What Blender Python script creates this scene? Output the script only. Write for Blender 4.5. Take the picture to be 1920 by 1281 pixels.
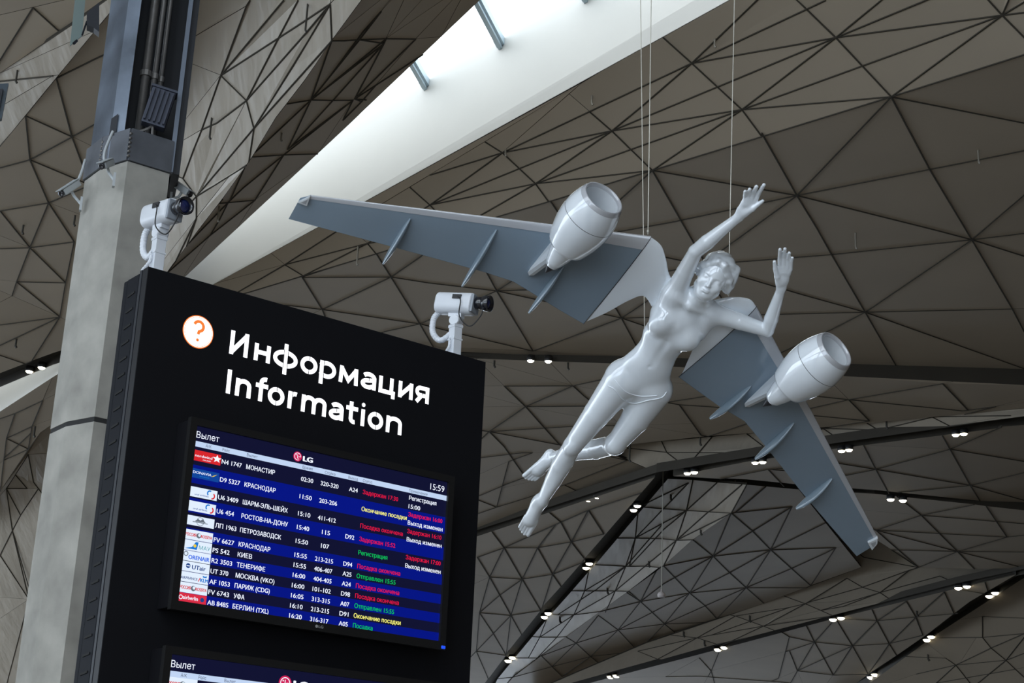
import bpy, bmesh, math, random
import numpy as np
from mathutils import Vector, Matrix, geometry

for _o in list(bpy.data.objects):
    bpy.data.objects.remove(_o)
SC = bpy.context.scene
COL = SC.collection
random.seed(7)
V = Vector

# ------------------------------------------------------------------ camera
FPX, PITCH, ROLL = 3067.0, 0.326, 0.0452          # focal length in pixels of the 1920x1281 frame
CAM = V((0.0, 0.0, 1.65))
_f = V((0, math.cos(PITCH), math.sin(PITCH)))
_r0 = V((1, 0, 0)); _u0 = _r0.cross(_f)
RT = _r0 * math.cos(ROLL) + _u0 * math.sin(ROLL)
UP = _u0 * math.cos(ROLL) - _r0 * math.sin(ROLL)
FW = _f
cam_data = bpy.data.cameras.new('camera'); cam = bpy.data.objects.new('camera', cam_data); COL.objects.link(cam)
cam.matrix_world = Matrix((( RT.x, UP.x, -FW.x, CAM.x), (RT.y, UP.y, -FW.y, CAM.y), (RT.z, UP.z, -FW.z, CAM.z), (0, 0, 0, 1)))
cam_data.sensor_width = 36.0; cam_data.lens = FPX / 1920 * 36; cam_data.clip_end = 2000
SC.camera = cam

# ------------------------------------------------------------------ sky, light, exposure
world = bpy.data.worlds.new('overcast_sky'); SC.world = world; world.use_nodes = True
wn = world.node_tree; wn.nodes.clear()
w_out = wn.nodes.new('ShaderNodeOutputWorld'); w_bg = wn.nodes.new('ShaderNodeBackground')
w_tc = wn.nodes.new('ShaderNodeTexCoord'); w_sep = wn.nodes.new('ShaderNodeSeparateXYZ'); w_ramp = wn.nodes.new('ShaderNodeValToRGB')
w_ramp.color_ramp.elements[0].position = 0.0; w_ramp.color_ramp.elements[0].color = (0.74, 0.86, 1.0, 1)
w_ramp.color_ramp.elements[1].position = 0.5; w_ramp.color_ramp.elements[1].color = (0.88, 0.95, 1.0, 1)
wn.links.new(w_tc.outputs['Generated'], w_sep.inputs[0]); wn.links.new(w_sep.outputs['Z'], w_ramp.inputs[0])
wn.links.new(w_ramp.outputs[0], w_bg.inputs['Color']); wn.links.new(w_bg.outputs[0], w_out.inputs[0])
SKY = 3.6
w_bg.inputs['Strength'].default_value = SKY

# the hall: x0..x1, y0..y1; glazed facades (open to the sky) behind the camera, at the left and at the far end
HX0, HX1, HY0, HY1 = -60.0, 90.0, -9.0, 172.0
def portal(name, loc, rot, sx, sy):
    l = bpy.data.lights.new(name, 'AREA'); l.shape = 'RECTANGLE'; l.size = sx; l.size_y = sy
    l.cycles.is_portal = True
    o = bpy.data.objects.new(name, l); COL.objects.link(o); o.location = loc; o.rotation_euler = rot
    return o
portal('daylight_back', (-28, HY0 - .2, 9), (math.radians(90), 0, 0), 64, 17)        # emits towards +Y
portal('daylight_left', (HX0 - .2, 81, 8), (math.radians(90), 0, math.radians(-90)), 180, 15)
portal('daylight_far', (-5, HY1 + .2, 7.8), (math.radians(90), 0, math.radians(180)), 110, 14.4)
SC.view_settings.view_transform = 'Standard'; SC.view_settings.look = 'None'
SC.view_settings.gamma = 1.0; SC.view_settings.use_curve_mapping = False
SC.view_settings.exposure = 0.04
SC.cycles.max_bounces = 8; SC.cycles.diffuse_bounces = 4; SC.cycles.glossy_bounces = 4; SC.cycles.transparent_max_bounces = 8
SC.cycles.caustics_reflective = False; SC.cycles.caustics_refractive = False
SC.cycles.use_denoising = True; SC.cycles.sample_clamp_indirect = 6.0

# ------------------------------------------------------------------ helpers
def ray(px, py):
    return (FW * FPX + RT * (px - 960) + UP * (640.5 - py)).normalized()
def at_z(px, py, z):                                # the point of the world at height z seen at a survey pixel
    d = ray(px, py); return CAM + d * ((z - CAM.z) / d.z)
def at_d(px, py, dist):                             # ... at a horizontal distance
    d = ray(px, py); return CAM + d * (dist / math.hypot(d.x, d.y))
def at_plane(px, py, p0, n):
    d = ray(px, py); return CAM + d * ((p0 - CAM).dot(n) / d.dot(n))
def proj(p):
    q = p - CAM; w = q.dot(FW); return (960 + FPX * q.dot(RT) / w, 640.5 - FPX * q.dot(UP) / w)

MATS = {}
def mat(name, col, rough=.6, metal=0., coat=0., emit=0., ecol=None, vary=.0, vscale=6., bump=0., bscale=40., obvary=0., spec=.5, alpha=None):
    if name in MATS: return MATS[name]
    m = bpy.data.materials.new(name); m.use_nodes = True; nt = m.node_tree; b = nt.nodes['Principled BSDF']
    c = (*col, 1)
    b.inputs['Base Color'].default_value = c; b.inputs['Roughness'].default_value = rough
    b.inputs['Metallic'].default_value = metal; b.inputs['Coat Weight'].default_value = coat
    b.inputs['Specular IOR Level'].default_value = spec
    b.inputs['Coat Roughness'].default_value = .04; b.inputs['Coat IOR'].default_value = 1.5+.25*coat
    if emit:
        b.inputs['Emission Color'].default_value = (*(ecol or col), 1); b.inputs['Emission Strength'].default_value = emit
    tc = nt.nodes.new('ShaderNodeTexCoord')
    last = None
    if vary:
        n = nt.nodes.new('ShaderNodeTexNoise'); n.inputs['Scale'].default_value = vscale; n.inputs['Detail'].default_value = 5
        nt.links.new(tc.outputs['Object'], n.inputs['Vector'])
        mr = nt.nodes.new('ShaderNodeMapRange'); mr.inputs[1].default_value = .3; mr.inputs[2].default_value = .7
        mr.inputs[3].default_value = 1 - vary; mr.inputs[4].default_value = 1 + vary
        nt.links.new(n.outputs[0], mr.inputs[0]); last = mr.outputs[0]
    if obvary:
        oi = nt.nodes.new('ShaderNodeObjectInfo'); m2 = nt.nodes.new('ShaderNodeMapRange')
        m2.inputs[3].default_value = 1 - obvary; m2.inputs[4].default_value = 1 + obvary
        nt.links.new(oi.outputs['Random'], m2.inputs[0])
        if last:
            mu = nt.nodes.new('ShaderNodeMath'); mu.operation = 'MULTIPLY'
            nt.links.new(last, mu.inputs[0]); nt.links.new(m2.outputs[0], mu.inputs[1]); last = mu.outputs[0]
        else: last = m2.outputs[0]
    if last:
        vm = nt.nodes.new('ShaderNodeVectorMath'); vm.operation = 'SCALE'; vm.inputs[0].default_value = col
        nt.links.new(last, vm.inputs['Scale']); nt.links.new(vm.outputs[0], b.inputs['Base Color'])
    if bump:
        n = nt.nodes.new('ShaderNodeTexNoise'); n.inputs['Scale'].default_value = bscale; n.inputs['Detail'].default_value = 4
        nt.links.new(tc.outputs['Object'], n.inputs['Vector'])
        bp = nt.nodes.new('ShaderNodeBump'); bp.inputs['Strength'].default_value = bump
        nt.links.new(n.outputs[0], bp.inputs['Height']); nt.links.new(bp.outputs[0], b.inputs['Normal'])
    MATS[name] = m
    return m
def srgb(r, g, b):
    f = lambda c: ((c / 255 + .055) / 1.055) ** 2.4 if c > 10 else c / 255 / 12.92
    return (f(r), f(g), f(b))

def link(name, me, ms, parent=None, smooth=False):
    o = bpy.data.objects.new(name, me)
    for m in (ms if isinstance(ms, (list, tuple)) else [ms]): me.materials.append(m)
    if smooth:
        for p in me.polygons: p.use_smooth = True
    COL.objects.link(o)
    if parent: o.parent = parent
    return o
def pydata(name, vs, fs, ms, parent=None, smooth=False, fm=None):
    me = bpy.data.meshes.new(name); me.from_pydata([tuple(v) for v in vs], [], fs); me.update()
    o = link(name, me, ms, parent, smooth)
    if fm:
        for p, k in zip(me.polygons, fm): p.material_index = k
    return o
def from_bm(name, bm, ms, parent=None, smooth=False):
    me = bpy.data.meshes.new(name); bm.to_mesh(me); bm.free()
    return link(name, me, ms, parent, smooth)
def tag(o, label=None, cat=None, group=None, kind=None):
    if label: o['label'] = label
    if cat: o['category'] = cat
    if group: o['group'] = group
    if kind: o['kind'] = kind
    return o
def thing(name, label, cat, loc=(0, 0, 0), M=None, group=None):
    o = bpy.data.objects.new(name, None); COL.objects.link(o); o.empty_display_size = .2
    if M is not None: o.matrix_world = M
    else: o.location = loc
    return tag(o, label, cat, group)

def bm_box(bm, c, s, M=None, bev=0.):
    ax = M or (V((1, 0, 0)), V((0, 1, 0)), V((0, 0, 1)))
    vs = []
    for i in (-1, 1):
        for j in (-1, 1):
            for k in (-1, 1):
                vs.append(bm.verts.new(V(c) + ax[0] * (i * s[0] / 2) + ax[1] * (j * s[1] / 2) + ax[2] * (k * s[2] / 2)))
    fs = []
    for q in ((0, 1, 3, 2), (4, 6, 7, 5), (0, 4, 5, 1), (2, 3, 7, 6), (0, 2, 6, 4), (1, 5, 7, 3)):
        fs.append(bm.faces.new([vs[i] for i in q]))
    if bev:
        es = list({e for f in fs for e in f.edges})
        bmesh.ops.bevel(bm, geom=es, offset=bev, segments=2, affect='EDGES', profile=.6)
    return vs
def frame_of(d):
    d = V(d).normalized(); a = V((0, 0, 1)) if abs(d.z) < .9 else V((1, 0, 0))
    x = d.cross(a).normalized(); y = d.cross(x).normalized(); return x, y, d
def bm_tube(bm, pts, r, n=10, caps=True):
    pts = [V(p) for p in pts]; rs = r if isinstance(r, (list, tuple)) else [r] * len(pts)
    rings = []; x = None
    for i, p in enumerate(pts):
        d = (pts[min(i + 1, len(pts) - 1)] - pts[max(i - 1, 0)]).normalized()
        if x is None: x, y, _ = frame_of(d)
        else:
            x = (x - d * x.dot(d)).normalized(); y = d.cross(x)
        rings.append([bm.verts.new(p + (x * math.cos(2 * math.pi * k / n) + y * math.sin(2 * math.pi * k / n)) * rs[i]) for k in range(n)])
    for a, b in zip(rings, rings[1:]):
        for k in range(n): bm.faces.new((a[k], a[(k + 1) % n], b[(k + 1) % n], b[k]))
    if caps:
        bm.faces.new(rings[0][::-1]); bm.faces.new(rings[-1])
    return rings
def bm_lathe(bm, p0, axis, prof, n=32, close=False):       # prof: (distance along the axis, radius)
    x, y, d = frame_of(axis); rings = []
    for t, r in prof:
        rings.append([bm.verts.new(V(p0) + d * t + (x * math.cos(2 * math.pi * k / n) + y * math.sin(2 * math.pi * k / n)) * max(r, 1e-5)) for k in range(n)])
    for a, b in zip(rings, rings[1:]):
        for k in range(n): bm.faces.new((a[k], a[(k + 1) % n], b[(k + 1) % n], b[k]))
    if close:
        bm.faces.new(rings[0][::-1]); bm.faces.new(rings[-1])
def bm_slab(bm, poly, off):                                 # closed prism: polygon and polygon + off
    a = [bm.verts.new(p) for p in poly]; b = [bm.verts.new(V(p) + off) for p in poly]; n = len(a)
    f1 = bm.faces.new(a); f2 = bm.faces.new(b[::-1]); sides = []
    for i in range(n): sides.append(bm.faces.new((a[i], b[i], b[(i + 1) % n], a[(i + 1) % n])))
    return f1, f2, sides
def tess(poly):                                             # triangulate a simple 2-D or 3-D polygon
    return [tuple(t) for t in geometry.tessellate_polygon([[V((p[0], p[1], 0)) for p in poly]])]
def catmull(pts, n=6):
    pts = [V(p) for p in pts]; out = []
    q = [pts[0]] + pts + [pts[-1]]
    for i in range(1, len(q) - 2):
        for k in range(n):
            t = k / n; a, b, c, d = q[i - 1], q[i], q[i + 1], q[i + 2]
            out.append(.5 * ((2 * b) + (c - a) * t + (2 * a - 5 * b + 4 * c - d) * t * t + (3 * b - a - 3 * c + d) * t ** 3))
    out.append(pts[-1]); return out

# ------------------------------------------------------------------ ceiling
# Folded roof lining. Each facet: outline as (survey x, survey y, height in metres); neighbours share their corners.
FACETS = {
'upper_right': [(290,594,16),(690,375,16.6),(1280,49,16.6),(1760,-217,16.6),(2300,-217,16.6),(2200,13,15.6),(1920,102,15.5),(1671,181,15.5),(1223,319,15.5),(466,548,15.5)],
'lower_right': [(290,600,15.8),(466,548,15.5),(1223,319,15.5),(1671,181,15.5),(1920,102,15.5),(2200,13,15.6),(2200,719,16),(1594,691,16),(880,653,16),(300,626,16)],
'left_of_skylight': [(745,-150,14.8),(1050,-150,16.4),(900,0,16.4),(640,247,16.4),(443,430,16.4),(352,514,16.3),(290,572,16),(270,570,15),(330,488,14.8),(370,434,14.8),(417,373,14.8),(473,294,14.8),(517,221,14.8),(571,151,14.8),(622,76,14.8),(678,0,14.8)],
'beside_column': [(262,-44,15.5),(300,-150,15),(745,-150,14.8),(678,0,14.8),(622,76,14.8),(571,151,14.8),(517,221,14.8),(473,294,14.8),(417,373,14.8),(370,434,14.8),(330,488,14.8),(270,570,15),(160,620,16),(200,400,16.2),(235,200,16.2)],
'behind_column_left': [(-120,421,15.5),(0,275,15.5),(178,58,15.5),(262,-44,15.5),(235,200,16.2),(200,400,16.2),(160,620,16),(112,594,16),(0,545,16),(-120,493,16)],
'upper_left_pale': [(-120,421,15.5),(-120,218,15.9),(0,137,15.9),(135,47,15.9),(262,-44,15.5),(178,58,15.5),(0,275,15.5)],
'upper_left_dark': [(-120,218,15.9),(-120,56,15.9),(0,28,15.9),(120,0,15.9),(180,-14,15.7),(262,-44,15.5),(135,47,15.9),(0,137,15.9)],
'upper_left_corner': [(-120,56,15.9),(-120,-150,15.5),(300,-150,15),(262,-44,15.5),(180,-14,15.7),(120,0,15.9),(0,28,15.9)],
'left_small_fold': [(-120,493,16),(0,545,16),(112,594,16),(160,620,16),(140,650,15.6),(100,662,15.6),(0,700,15.6),(-120,745,15.6)],
'behind_sign': [(160,620,16),(270,570,15),(290,572,16),(290,594,16),(290,600,15.8),(300,626,16),(300,645,16),(150,675,15.6),(140,650,15.6)],
'left_below_skylight': [(-120,850,15.6),(0,772,15.6),(98,708,15.6),(150,675,15.6),(150,760,15.8),(76,811,16),(0,921,16),(-120,1060,16)],
'left_crumpled': [(150,675,15.6),(300,645,16),(300,1190,15),(300,1205,15),(300,1335,15.8),(-120,1335,16),(-120,1060,16),(0,921,16),(76,811,16),(150,760,15.8)],
'central_brown': [(300,645,16),(880,672,16),(1160,682,16),(1594,706,16),(1920,722,16),(2200,735,16),(2200,740,15.35),(1920,766,15.4),(1560,800,15.6),(1400,813,15.6),(1178,834,15.6),(1152,852,15.4),(1231,886,15.2),(895,994,15),(300,1190,15)],
'grey_strip': [(1152,852,15.4),(1178,834,15.6),(1400,813,15.6),(1560,800,15.6),(1920,766,15.4),(2200,740,15.35),(2200,749,15.2),(1920,781,15.2),(1560,832,15.2),(1400,858,15.2),(1231,886,15.2)],
'brown_wedge': [(1262,893,15.2),(1400,866,15.2),(1563,842,15.2),(1920,797,15.2),(2200,762,15.2),(2200,975,15.2),(1920,948,15.2),(1640,919,15.2),(1500,909,15.2),(1400,899,15.2)],
'beige_left': [(300,1205,15),(900,1004,15),(1228,895,15),(1096,1048,15),(1017,1138,15),(954,1220,15),(910,1281,15),(870,1335,15),(300,1335,15.8)],
'grey_middle': [(1252,898,15.1),(1400,909,15.1),(1371,962,15.6),(1299,1012,15.8),(1244,1061,15.9),(1125,1147,15.9),(962,1270,15.9),(905,1335,15.8),(890,1335,15),(929,1281,15),(965,1234,15),(1033,1152,15),(1116,1059,15)],
'dark_middle': [(1400,909,15.1),(1498,918,15.2),(1615,1064,15.8),(1400,1143,15.8),(1210,1207,15.8),(1080,1262,15.4),(1000,1297,15.1),(940,1335,15.4),(905,1335,15.8),(962,1270,15.9),(1125,1147,15.9),(1244,1061,15.9),(1299,1012,15.8),(1371,962,15.6)],
'olive_right': [(1498,918,15.2),(1640,926,15.2),(1920,957,15.2),(2200,985,15.2),(2200,1010,15.2),(1925,1066,15),(1722,1064,15.6)],
'pale_strip': [(1498,918,15.2),(1722,1064,15.6),(1925,1066,15),(1794,1094,15),(1553,1156,15),(1400,1196,15),(1344,1208,15),(1240,1237,15),(1071,1281,15),(1000,1297,15.1),(1080,1262,15.4),(1210,1207,15.8),(1400,1143,15.8),(1615,1064,15.8)],
'beige_wedge': [(1000,1310,15),(1075,1289,15),(1400,1204,15),(1553,1163,15),(1792,1104,15),(1905,1078,15),(1819,1128,15),(1741,1188,15),(1608,1280,15),(1530,1335,15),(1000,1335,15.2)],
'grey_corner': [(1935,1074,15),(1837,1137,15),(1755,1190,15),(1631,1281,15),(1560,1335,15),(2200,1335,16),(2200,1030,15.6),(2000,1050,15.2)],
}
# panel joints inside each facet (survey pixels, polylines)
LINES = {
'upper_right': "300 598 466 548 727 469 943 403 1223 319 1671 181 1920 102 2200 13; 452 544 534 496 624 438 700 392; 468 514 534 496 689 456 806 384 942 286 1025 213; 523 487 534 496 567 516; 689 456 585 507; 680 448 689 456 703 473; 770 352 806 384 851 432; 806 384 1147 245; 806 384 1004 344; 851 432 1004 344 1147 245; 825 322 942 286 1147 245 1391 205 1671 181; 942 286 1297 118; 1147 245 1202 200 1297 118 1419 0 1500 -80; 918 271 942 286 1004 344 1052 410; 1004 344 1223 319; 1004 344 1391 205; 1095 200 1147 245 1223 319; 1147 245 1567 70; 1257 82 1297 118 1391 205 1428 255; 1297 118 1548 0 1700 -70; 1297 118 1567 70; 1223 319 1391 205 1567 70 1652 0 1740 -75; 1391 205 1879 28; 1567 70 1495 0 1420 -70; 1567 70 1671 181; 1567 70 1736 0 1900 -65; 1567 70 1879 28; 1671 181 1879 28 1920 3 2000 -50; 1879 28 1891 0 1900 -60; 1879 28 1920 23 2100 10; 1879 28 2000 150; 1879 28 1790 -70; 1920 102 2100 -60; 689 456 806 384; 689 456 800 440",
'lower_right': "1494 366 1743 317 1920 282 2100 245; 1494 366 1659 193; 1494 366 1750 430 1822 449; 1494 366 1428 249; 1494 366 1316 496; 1494 366 1533 430 1622 585 1685 694 1710 730; 1671 181 1745 315 1822 449 1898 579 1920 621 2000 770; 1671 181 1920 230 2100 266; 1822 449 1920 365 2100 210; 1822 449 1920 437 2100 415; 1822 449 1920 480 2100 538; 1822 449 1622 585; 1622 585 1898 579 2100 575; 1622 585 1920 691 2060 741; 1622 585 1559 617 1400 690; 1622 585 1165 596; 1622 585 1500 551 1316 496; 1316 496 1559 477 1822 449; 1316 496 1320 489 1223 319; 1316 496 1080 448; 1316 496 1165 596 999 658; 1316 496 1400 640 1440 700; 1223 319 1494 366; 1223 319 1080 448; 1494 366 1260 416 1080 448; 1037 384 1080 448 1165 596 1210 680; 1080 448 931 545; 1165 596 931 545; 1165 596 1206 610 1450 690; 931 545 1080 540 1316 496; 931 545 999 658; 931 545 880 450 860 420; 931 545 787 607; 931 545 803 530 733 519; 733 519 580 520; 733 519 604 580; 733 519 788 481 851 432; 733 519 709 481; 787 607 604 580; 787 607 733 519; 787 607 809 645 840 690; 787 607 723 621 600 660; 787 607 880 630 999 658; 604 580 570 525; 604 580 546 573 400 562; 604 580 560 600; 604 580 620 620",
'left_of_skylight': "713 0 639 59; 720 14 674 74 583 187 539 280; 720 81 583 187; 720 79 624 188 541 280; 720 87 665 185 622 249; 720 131 665 185; 720 144 678 190 643 225; 629 77 674 74 720 75; 547 193 583 187 624 188 665 185 687 187; 609 109 583 187; 583 187 486 278; 665 185 545 275; 473 295 532 290 583 287; 534 288 462 399; 533 290 456 352 415 392 368 441; 456 320 431 376 412 411 359 495; 525 341 478 375 394 441 321 505; 412 381 478 375; 757 0 724 72 665 185 640 221; 791 0 724 72 640 141; 828 0 724 72; 865 0 841 44; 640 76 724 74 808 72; 788 60 665 185; 665 185 640 205; 774 114 665 185; 640 186 690 185; 734 0 680 60 640 114",
'beside_column': "356 118 414 141 462 188 476 240 470 280; 364 69 462 11 469 0; 462 11 414 141 363 280; 414 141 532 0; 414 141 522 71 571 39 619 7; 414 141 333 243; 462 188 522 71 559 0; 462 188 574 61 623 4; 462 188 416 280; 462 188 407 230 378 243 333 269; 476 240 547 127 623 4; 476 240 626 70; 623 4 621 77; 476 240 442 280; 623 4 648 -22; 623 4 626 -17; 532 0 547 -20; 559 0 569 -20; 469 0 477 -20; 319 325 343 334 368 368 368 409 352 455; 343 334 362 275 377 245; 368 368 433 240; 368 368 473 245; 368 368 335 404 307 425; 476 240 467 294; 368 409 314 479; 368 409 342 465; 368 368 450 317; 368 409 398 371; 319 325 286 313",
'behind_column_left': "108 155 135 256 162 328; 124 137 176 111 234 84; 49 227 56 299; 56 299 135 256 165 239 234 204; 56 220 135 256 162 269; 0 314 58 300; 58 300 91 380; 58 300 156 341; 0 395 91 380 153 353; 91 380 56 464 23 553; 91 380 139 453; 0 397 56 464; 0 466 56 465 139 453; 56 464 123 530; 0 442 56 464; 0 525 31 528 123 531; 44 534 109 589; 91 380 147 403; 139 453 109 589; 0 314 -31 319; 0 395 -47 403; 0 466 -47 466",
'left_small_fold': "0 567 17 558; 0 609 106 592; 0 647 106 592 59 677 47 682 0 666 -47 650; 0 609 -47 616; 0 647 -47 667",
'upper_left_dark': "54 26 0 112 -47 187; 70 22 105 53",
'upper_left_pale': "0 152 87 143; 77 155 23 187; 0 133 94 94",
'left_below_skylight': "28 775 92 745; 12 822 76 796; 0 866 60 810; 28 775 12 822 7 863 5 921; 88 727 60 799 53 842; 12 822 53 845; 7 863 46 845; 28 775 -46 801",
'left_crumpled': "53 852 12 916; 55 847 92 847; 53 852 60 889; 12 916 60 916; 28 889 51 916; 12 916 23 995; 60 926 23 995 0 1041 -46 1106; 12 916 37 963; 0 930 12 916; 23 995 42 1060; 0 1120 28 1122; 0 1041 46 1106",
'central_brown': "908 724 1074 723; 959 691 1074 723; 1046 695 1074 723 1096 743 1133 772; 1074 723 1125 712 1273 677; 1074 723 1113 730; 1074 723 985 762; 908 763 985 762; 908 744 985 762; 911 693 985 762 1049 834; 985 762 1119 761 1251 757; 985 762 1082 781; 985 762 917 809 886 834; 917 809 1077 799 1175 797; 917 809 1049 835; 917 809 902 807 880 806; 917 809 902 823 880 842; 917 809 945 837 978 885; 902 858 978 849 1049 848; 900 889 954 865 984 854; 900 929 954 906 992 892; 897 963 931 951 992 932; 931 952 897 938; 900 963 931 952 954 865; 1175 863 1074 903 992 932; 1175 863 1077 885; 1054 907 1094 927; 1175 863 1021 893; 1049 834 1175 863; 880 873 902 858; 1251 757 1321 743 1470 712; 1251 757 1400 767 1630 789 1560 800; 1278 765 1313 814; 1250 806 1327 818 1400 794; 1331 818 1400 794 1500 770 1591 749; 1251 757 1213 720; 1591 749 1744 723; 1591 749 1524 742 1340 725; 1591 749 1805 770; 1563 721 1591 749 1633 788; 1535 785 1630 789; 1772 724 1815 769; 1920 749 1847 767; 1591 749 1524 764 1400 794; 1805 770 2000 745",
'grey_strip': "1287 876 1333 821; 1178 840 1250 848 1400 849 1543 803; 1250 848 1287 876; 1597 827 1647 806 1748 782 1840 775; 1543 803 1647 806 1737 806 1790 797; 1543 803 1590 835; 1625 793 1670 816; 1750 782 1778 797; 1543 803 1453 853; 1453 853 1400 812; 1250 848 1240 826; 1748 782 1900 779",
'brown_wedge': "1588 891 1642 880 1781 842 1878 800; 1574 869 1642 880 1819 910; 1667 837 1781 842; 1781 842 1920 865 2080 890; 1819 910 1920 886 2080 850; 1819 910 1698 922; 1819 910 1920 938 2050 972; 1618 835 1642 880 1667 926; 1767 817 1781 842 1819 910 1840 943; 1440 880 1574 869; 1440 880 1588 891; 1440 880 1470 912; 1440 880 1350 898; 1574 869 1540 850",
'olive_right': "1642 994 1727 966 1827 946; 1727 966 1622 957; 1727 966 1922 982; 1695 941 1727 966 1795 1034 1827 1067; 1642 994 1888 1007; 1642 994 1795 1034; 1638 1030 1795 1034 1920 1035; 1795 1034 1888 1007 1920 1003; 1795 1034 1722 1064 1627 1040; 1795 1034 1920 1062; 1836 930 1888 1007; 1642 994 1722 1064; 1920 1035 2058 1034; 1920 1003 2058 993; 1920 1062 1975 1072; 1922 982 2030 989; 1564 957 1642 994",
'beige_left': "895 1045 945 1027 1042 983 1103 956 1177 932; 927 1003 945 1027; 1034 964 1047 975; 946 1027 1008 1027 1071 1016 1132 1001; 1042 983 1008 1027 979 1086 958 1154; 1103 956 1071 1016 1036 1077 1018 1137; 1103 956 1132 999; 1051 981 1071 1016 1091 1050; 1008 1027 1036 1077 1052 1100; 979 1086 1036 1077 1091 1055; 945 1027 979 1086 1014 1145; 945 1027 918 1082 899 1149; 979 1086 937 1116 899 1149; 918 1082 979 1086; 879 1100 918 1082; 879 1076 918 1082; 918 1082 937 1116 958 1154; 899 1149 958 1154 1015 1146; 958 1154 925 1188 893 1221; 899 1149 925 1188 949 1229; 958 1154 949 1229; 958 1154 978 1190; 893 1221 949 1229; 899 1149 893 1221; 895 1045 918 1082; 893 1221 919 1281; 879 1217 893 1221; 893 1221 874 1241; 899 1149 874 1148",
'grey_middle': "1196 950 1244 954 1287 957 1372 962; 1180 1009 1191 1009 1240 1010 1268 1013 1305 1014; 1180 1062 1241 1063; 1196 958 1191 1009 1180 1049; 1299 900 1287 957 1268 1013 1244 1062; 1392 916 1372 962; 1344 905 1287 957 1191 1009; 1382 916 1339 953 1268 1013; 1287 957 1244 993 1180 1057; 1244 954 1191 1009; 1323 964 1268 1013 1180 1086; 1291 905 1244 954; 1291 903 1207 946; 1372 962 1268 1013; 1156 1010 1191 1010 1240 1011; 1111 1062 1173 1062 1236 1064; 1074 1108 1096 1108 1151 1108 1177 1109; 1039 1153 1076 1153 1122 1153; 999 1194 1044 1195 1063 1194; 962 1234 1007 1234; 933 1273 962 1272; 1197 961 1191 1010 1173 1062 1151 1108 1135 1148; 1103 1073 1096 1108 1076 1153 1050 1195; 1240 985 1173 1062 1096 1108; 1240 1033 1151 1108; 1173 1062 1119 1105 1050 1150; 1151 1108 1076 1153; 1076 1153 1012 1195; 1020 1174 1012 1195 991 1233; 1076 1153 1044 1195 1007 1234",
'dark_middle': "1305 1014 1337 1043 1368 1074 1399 1102 1432 1131; 1376 962 1411 996 1445 1031 1484 1066 1520 1098; 1371 966 1337 1043 1293 1112 1246 1170 1196 1221; 1485 950 1445 1031 1399 1102 1344 1160; 1372 962 1485 948; 1488 949 1411 996 1337 1043 1244 1095 1201 1128; 1337 1043 1445 1031 1530 1027; 1530 989 1445 1031 1368 1074 1293 1112 1175 1173; 1246 1062 1337 1043; 1244 1064 1293 1112 1322 1136 1344 1159; 1293 1112 1399 1102 1506 1102; 1530 1045 1484 1066 1399 1102 1323 1136 1246 1170; 1164 1133 1201 1128 1293 1112; 1230 1072 1201 1128; 1201 1128 1159 1181; 1201 1128 1246 1170 1269 1189; 1175 1181 1246 1170 1325 1167; 1169 1107 1201 1128; 1435 913 1384 957; 1130 1148 1200 1129; 1179 1109 1200 1129; 1236 1073 1200 1129 1156 1185 1107 1231 1059 1265; 1122 1154 1156 1185 1196 1219; 1240 1142 1156 1185; 1156 1185 1240 1172; 1110 1165 1080 1206 1035 1250; 1023 1227 1080 1206 1156 1185; 1064 1196 1080 1206 1107 1231 1122 1243; 973 1266 1035 1250 1107 1231 1196 1219; 1016 1234 1035 1250 1052 1267; 1196 1219 1240 1172; 1439 1034 1480 1030 1567 1027; 1443 1076 1480 1063 1571 1028; 1480 1063 1522 1095; 1571 1029 1522 1095",
'pale_strip': "1588 1084 1510 1132 1480 1148; 1480 1121 1510 1132 1556 1152; 1480 1139 1535 1124 1617 1101 1705 1069; 1588 1086 1617 1100 1650 1111 1668 1123; 1510 1132 1617 1100; 1544 1143 1650 1111 1705 1069; 1480 1160 1581 1137 1650 1111; 1650 1111 1762 1080; 1760 1080 1787 1092; 1705 1069 1725 1064; 1379 1155 1307 1196 1233 1236; 1530 1131 1509 1132 1429 1173 1350 1212; 1384 1155 1429 1173 1449 1181; 1307 1196 1429 1173; 1268 1192 1307 1196 1339 1209; 1196 1221 1307 1196; 1344 1187 1482 1136; 1472 1120 1509 1132 1530 1141; 1398 1149 1485 1136; 1196 1221 1233 1234; 1435 1173 1530 1155; 1498 918 1560 1000 1620 1045 1722 1064; 1560 1000 1530 970",
'beige_wedge': "1457 1226 1480 1220 1527 1204 1560 1167; 1514 1178 1527 1204 1545 1235 1562 1266; 1575 1167 1598 1211 1628 1264; 1480 1194 1527 1204 1598 1211 1667 1207 1730 1191; 1527 1204 1495 1258 1482 1281; 1480 1264 1495 1258 1545 1235 1598 1211 1644 1164 1693 1131; 1638 1150 1644 1164 1667 1207 1677 1223; 1583 1159 1644 1164 1717 1157 1796 1150; 1700 1131 1717 1157 1732 1190; 1764 1115 1717 1157 1667 1207 1634 1257; 1480 1231 1495 1258 1505 1281; 1495 1258 1562 1266 1629 1265; 1598 1211 1562 1266 1551 1281; 1773 1117 1788 1149; 1847 1092 1851 1105; 1801 1108 1837 1112; 1462 1183 1480 1194; 1200 1270 1310 1268 1480 1280 1400 1300; 1277 1253 1318 1230; 1308 1230 1335 1260 1350 1320; 1345 1230 1332 1260 1310 1300; 1445 1175 1480 1194; 1460 1270 1477 1194",
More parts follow.
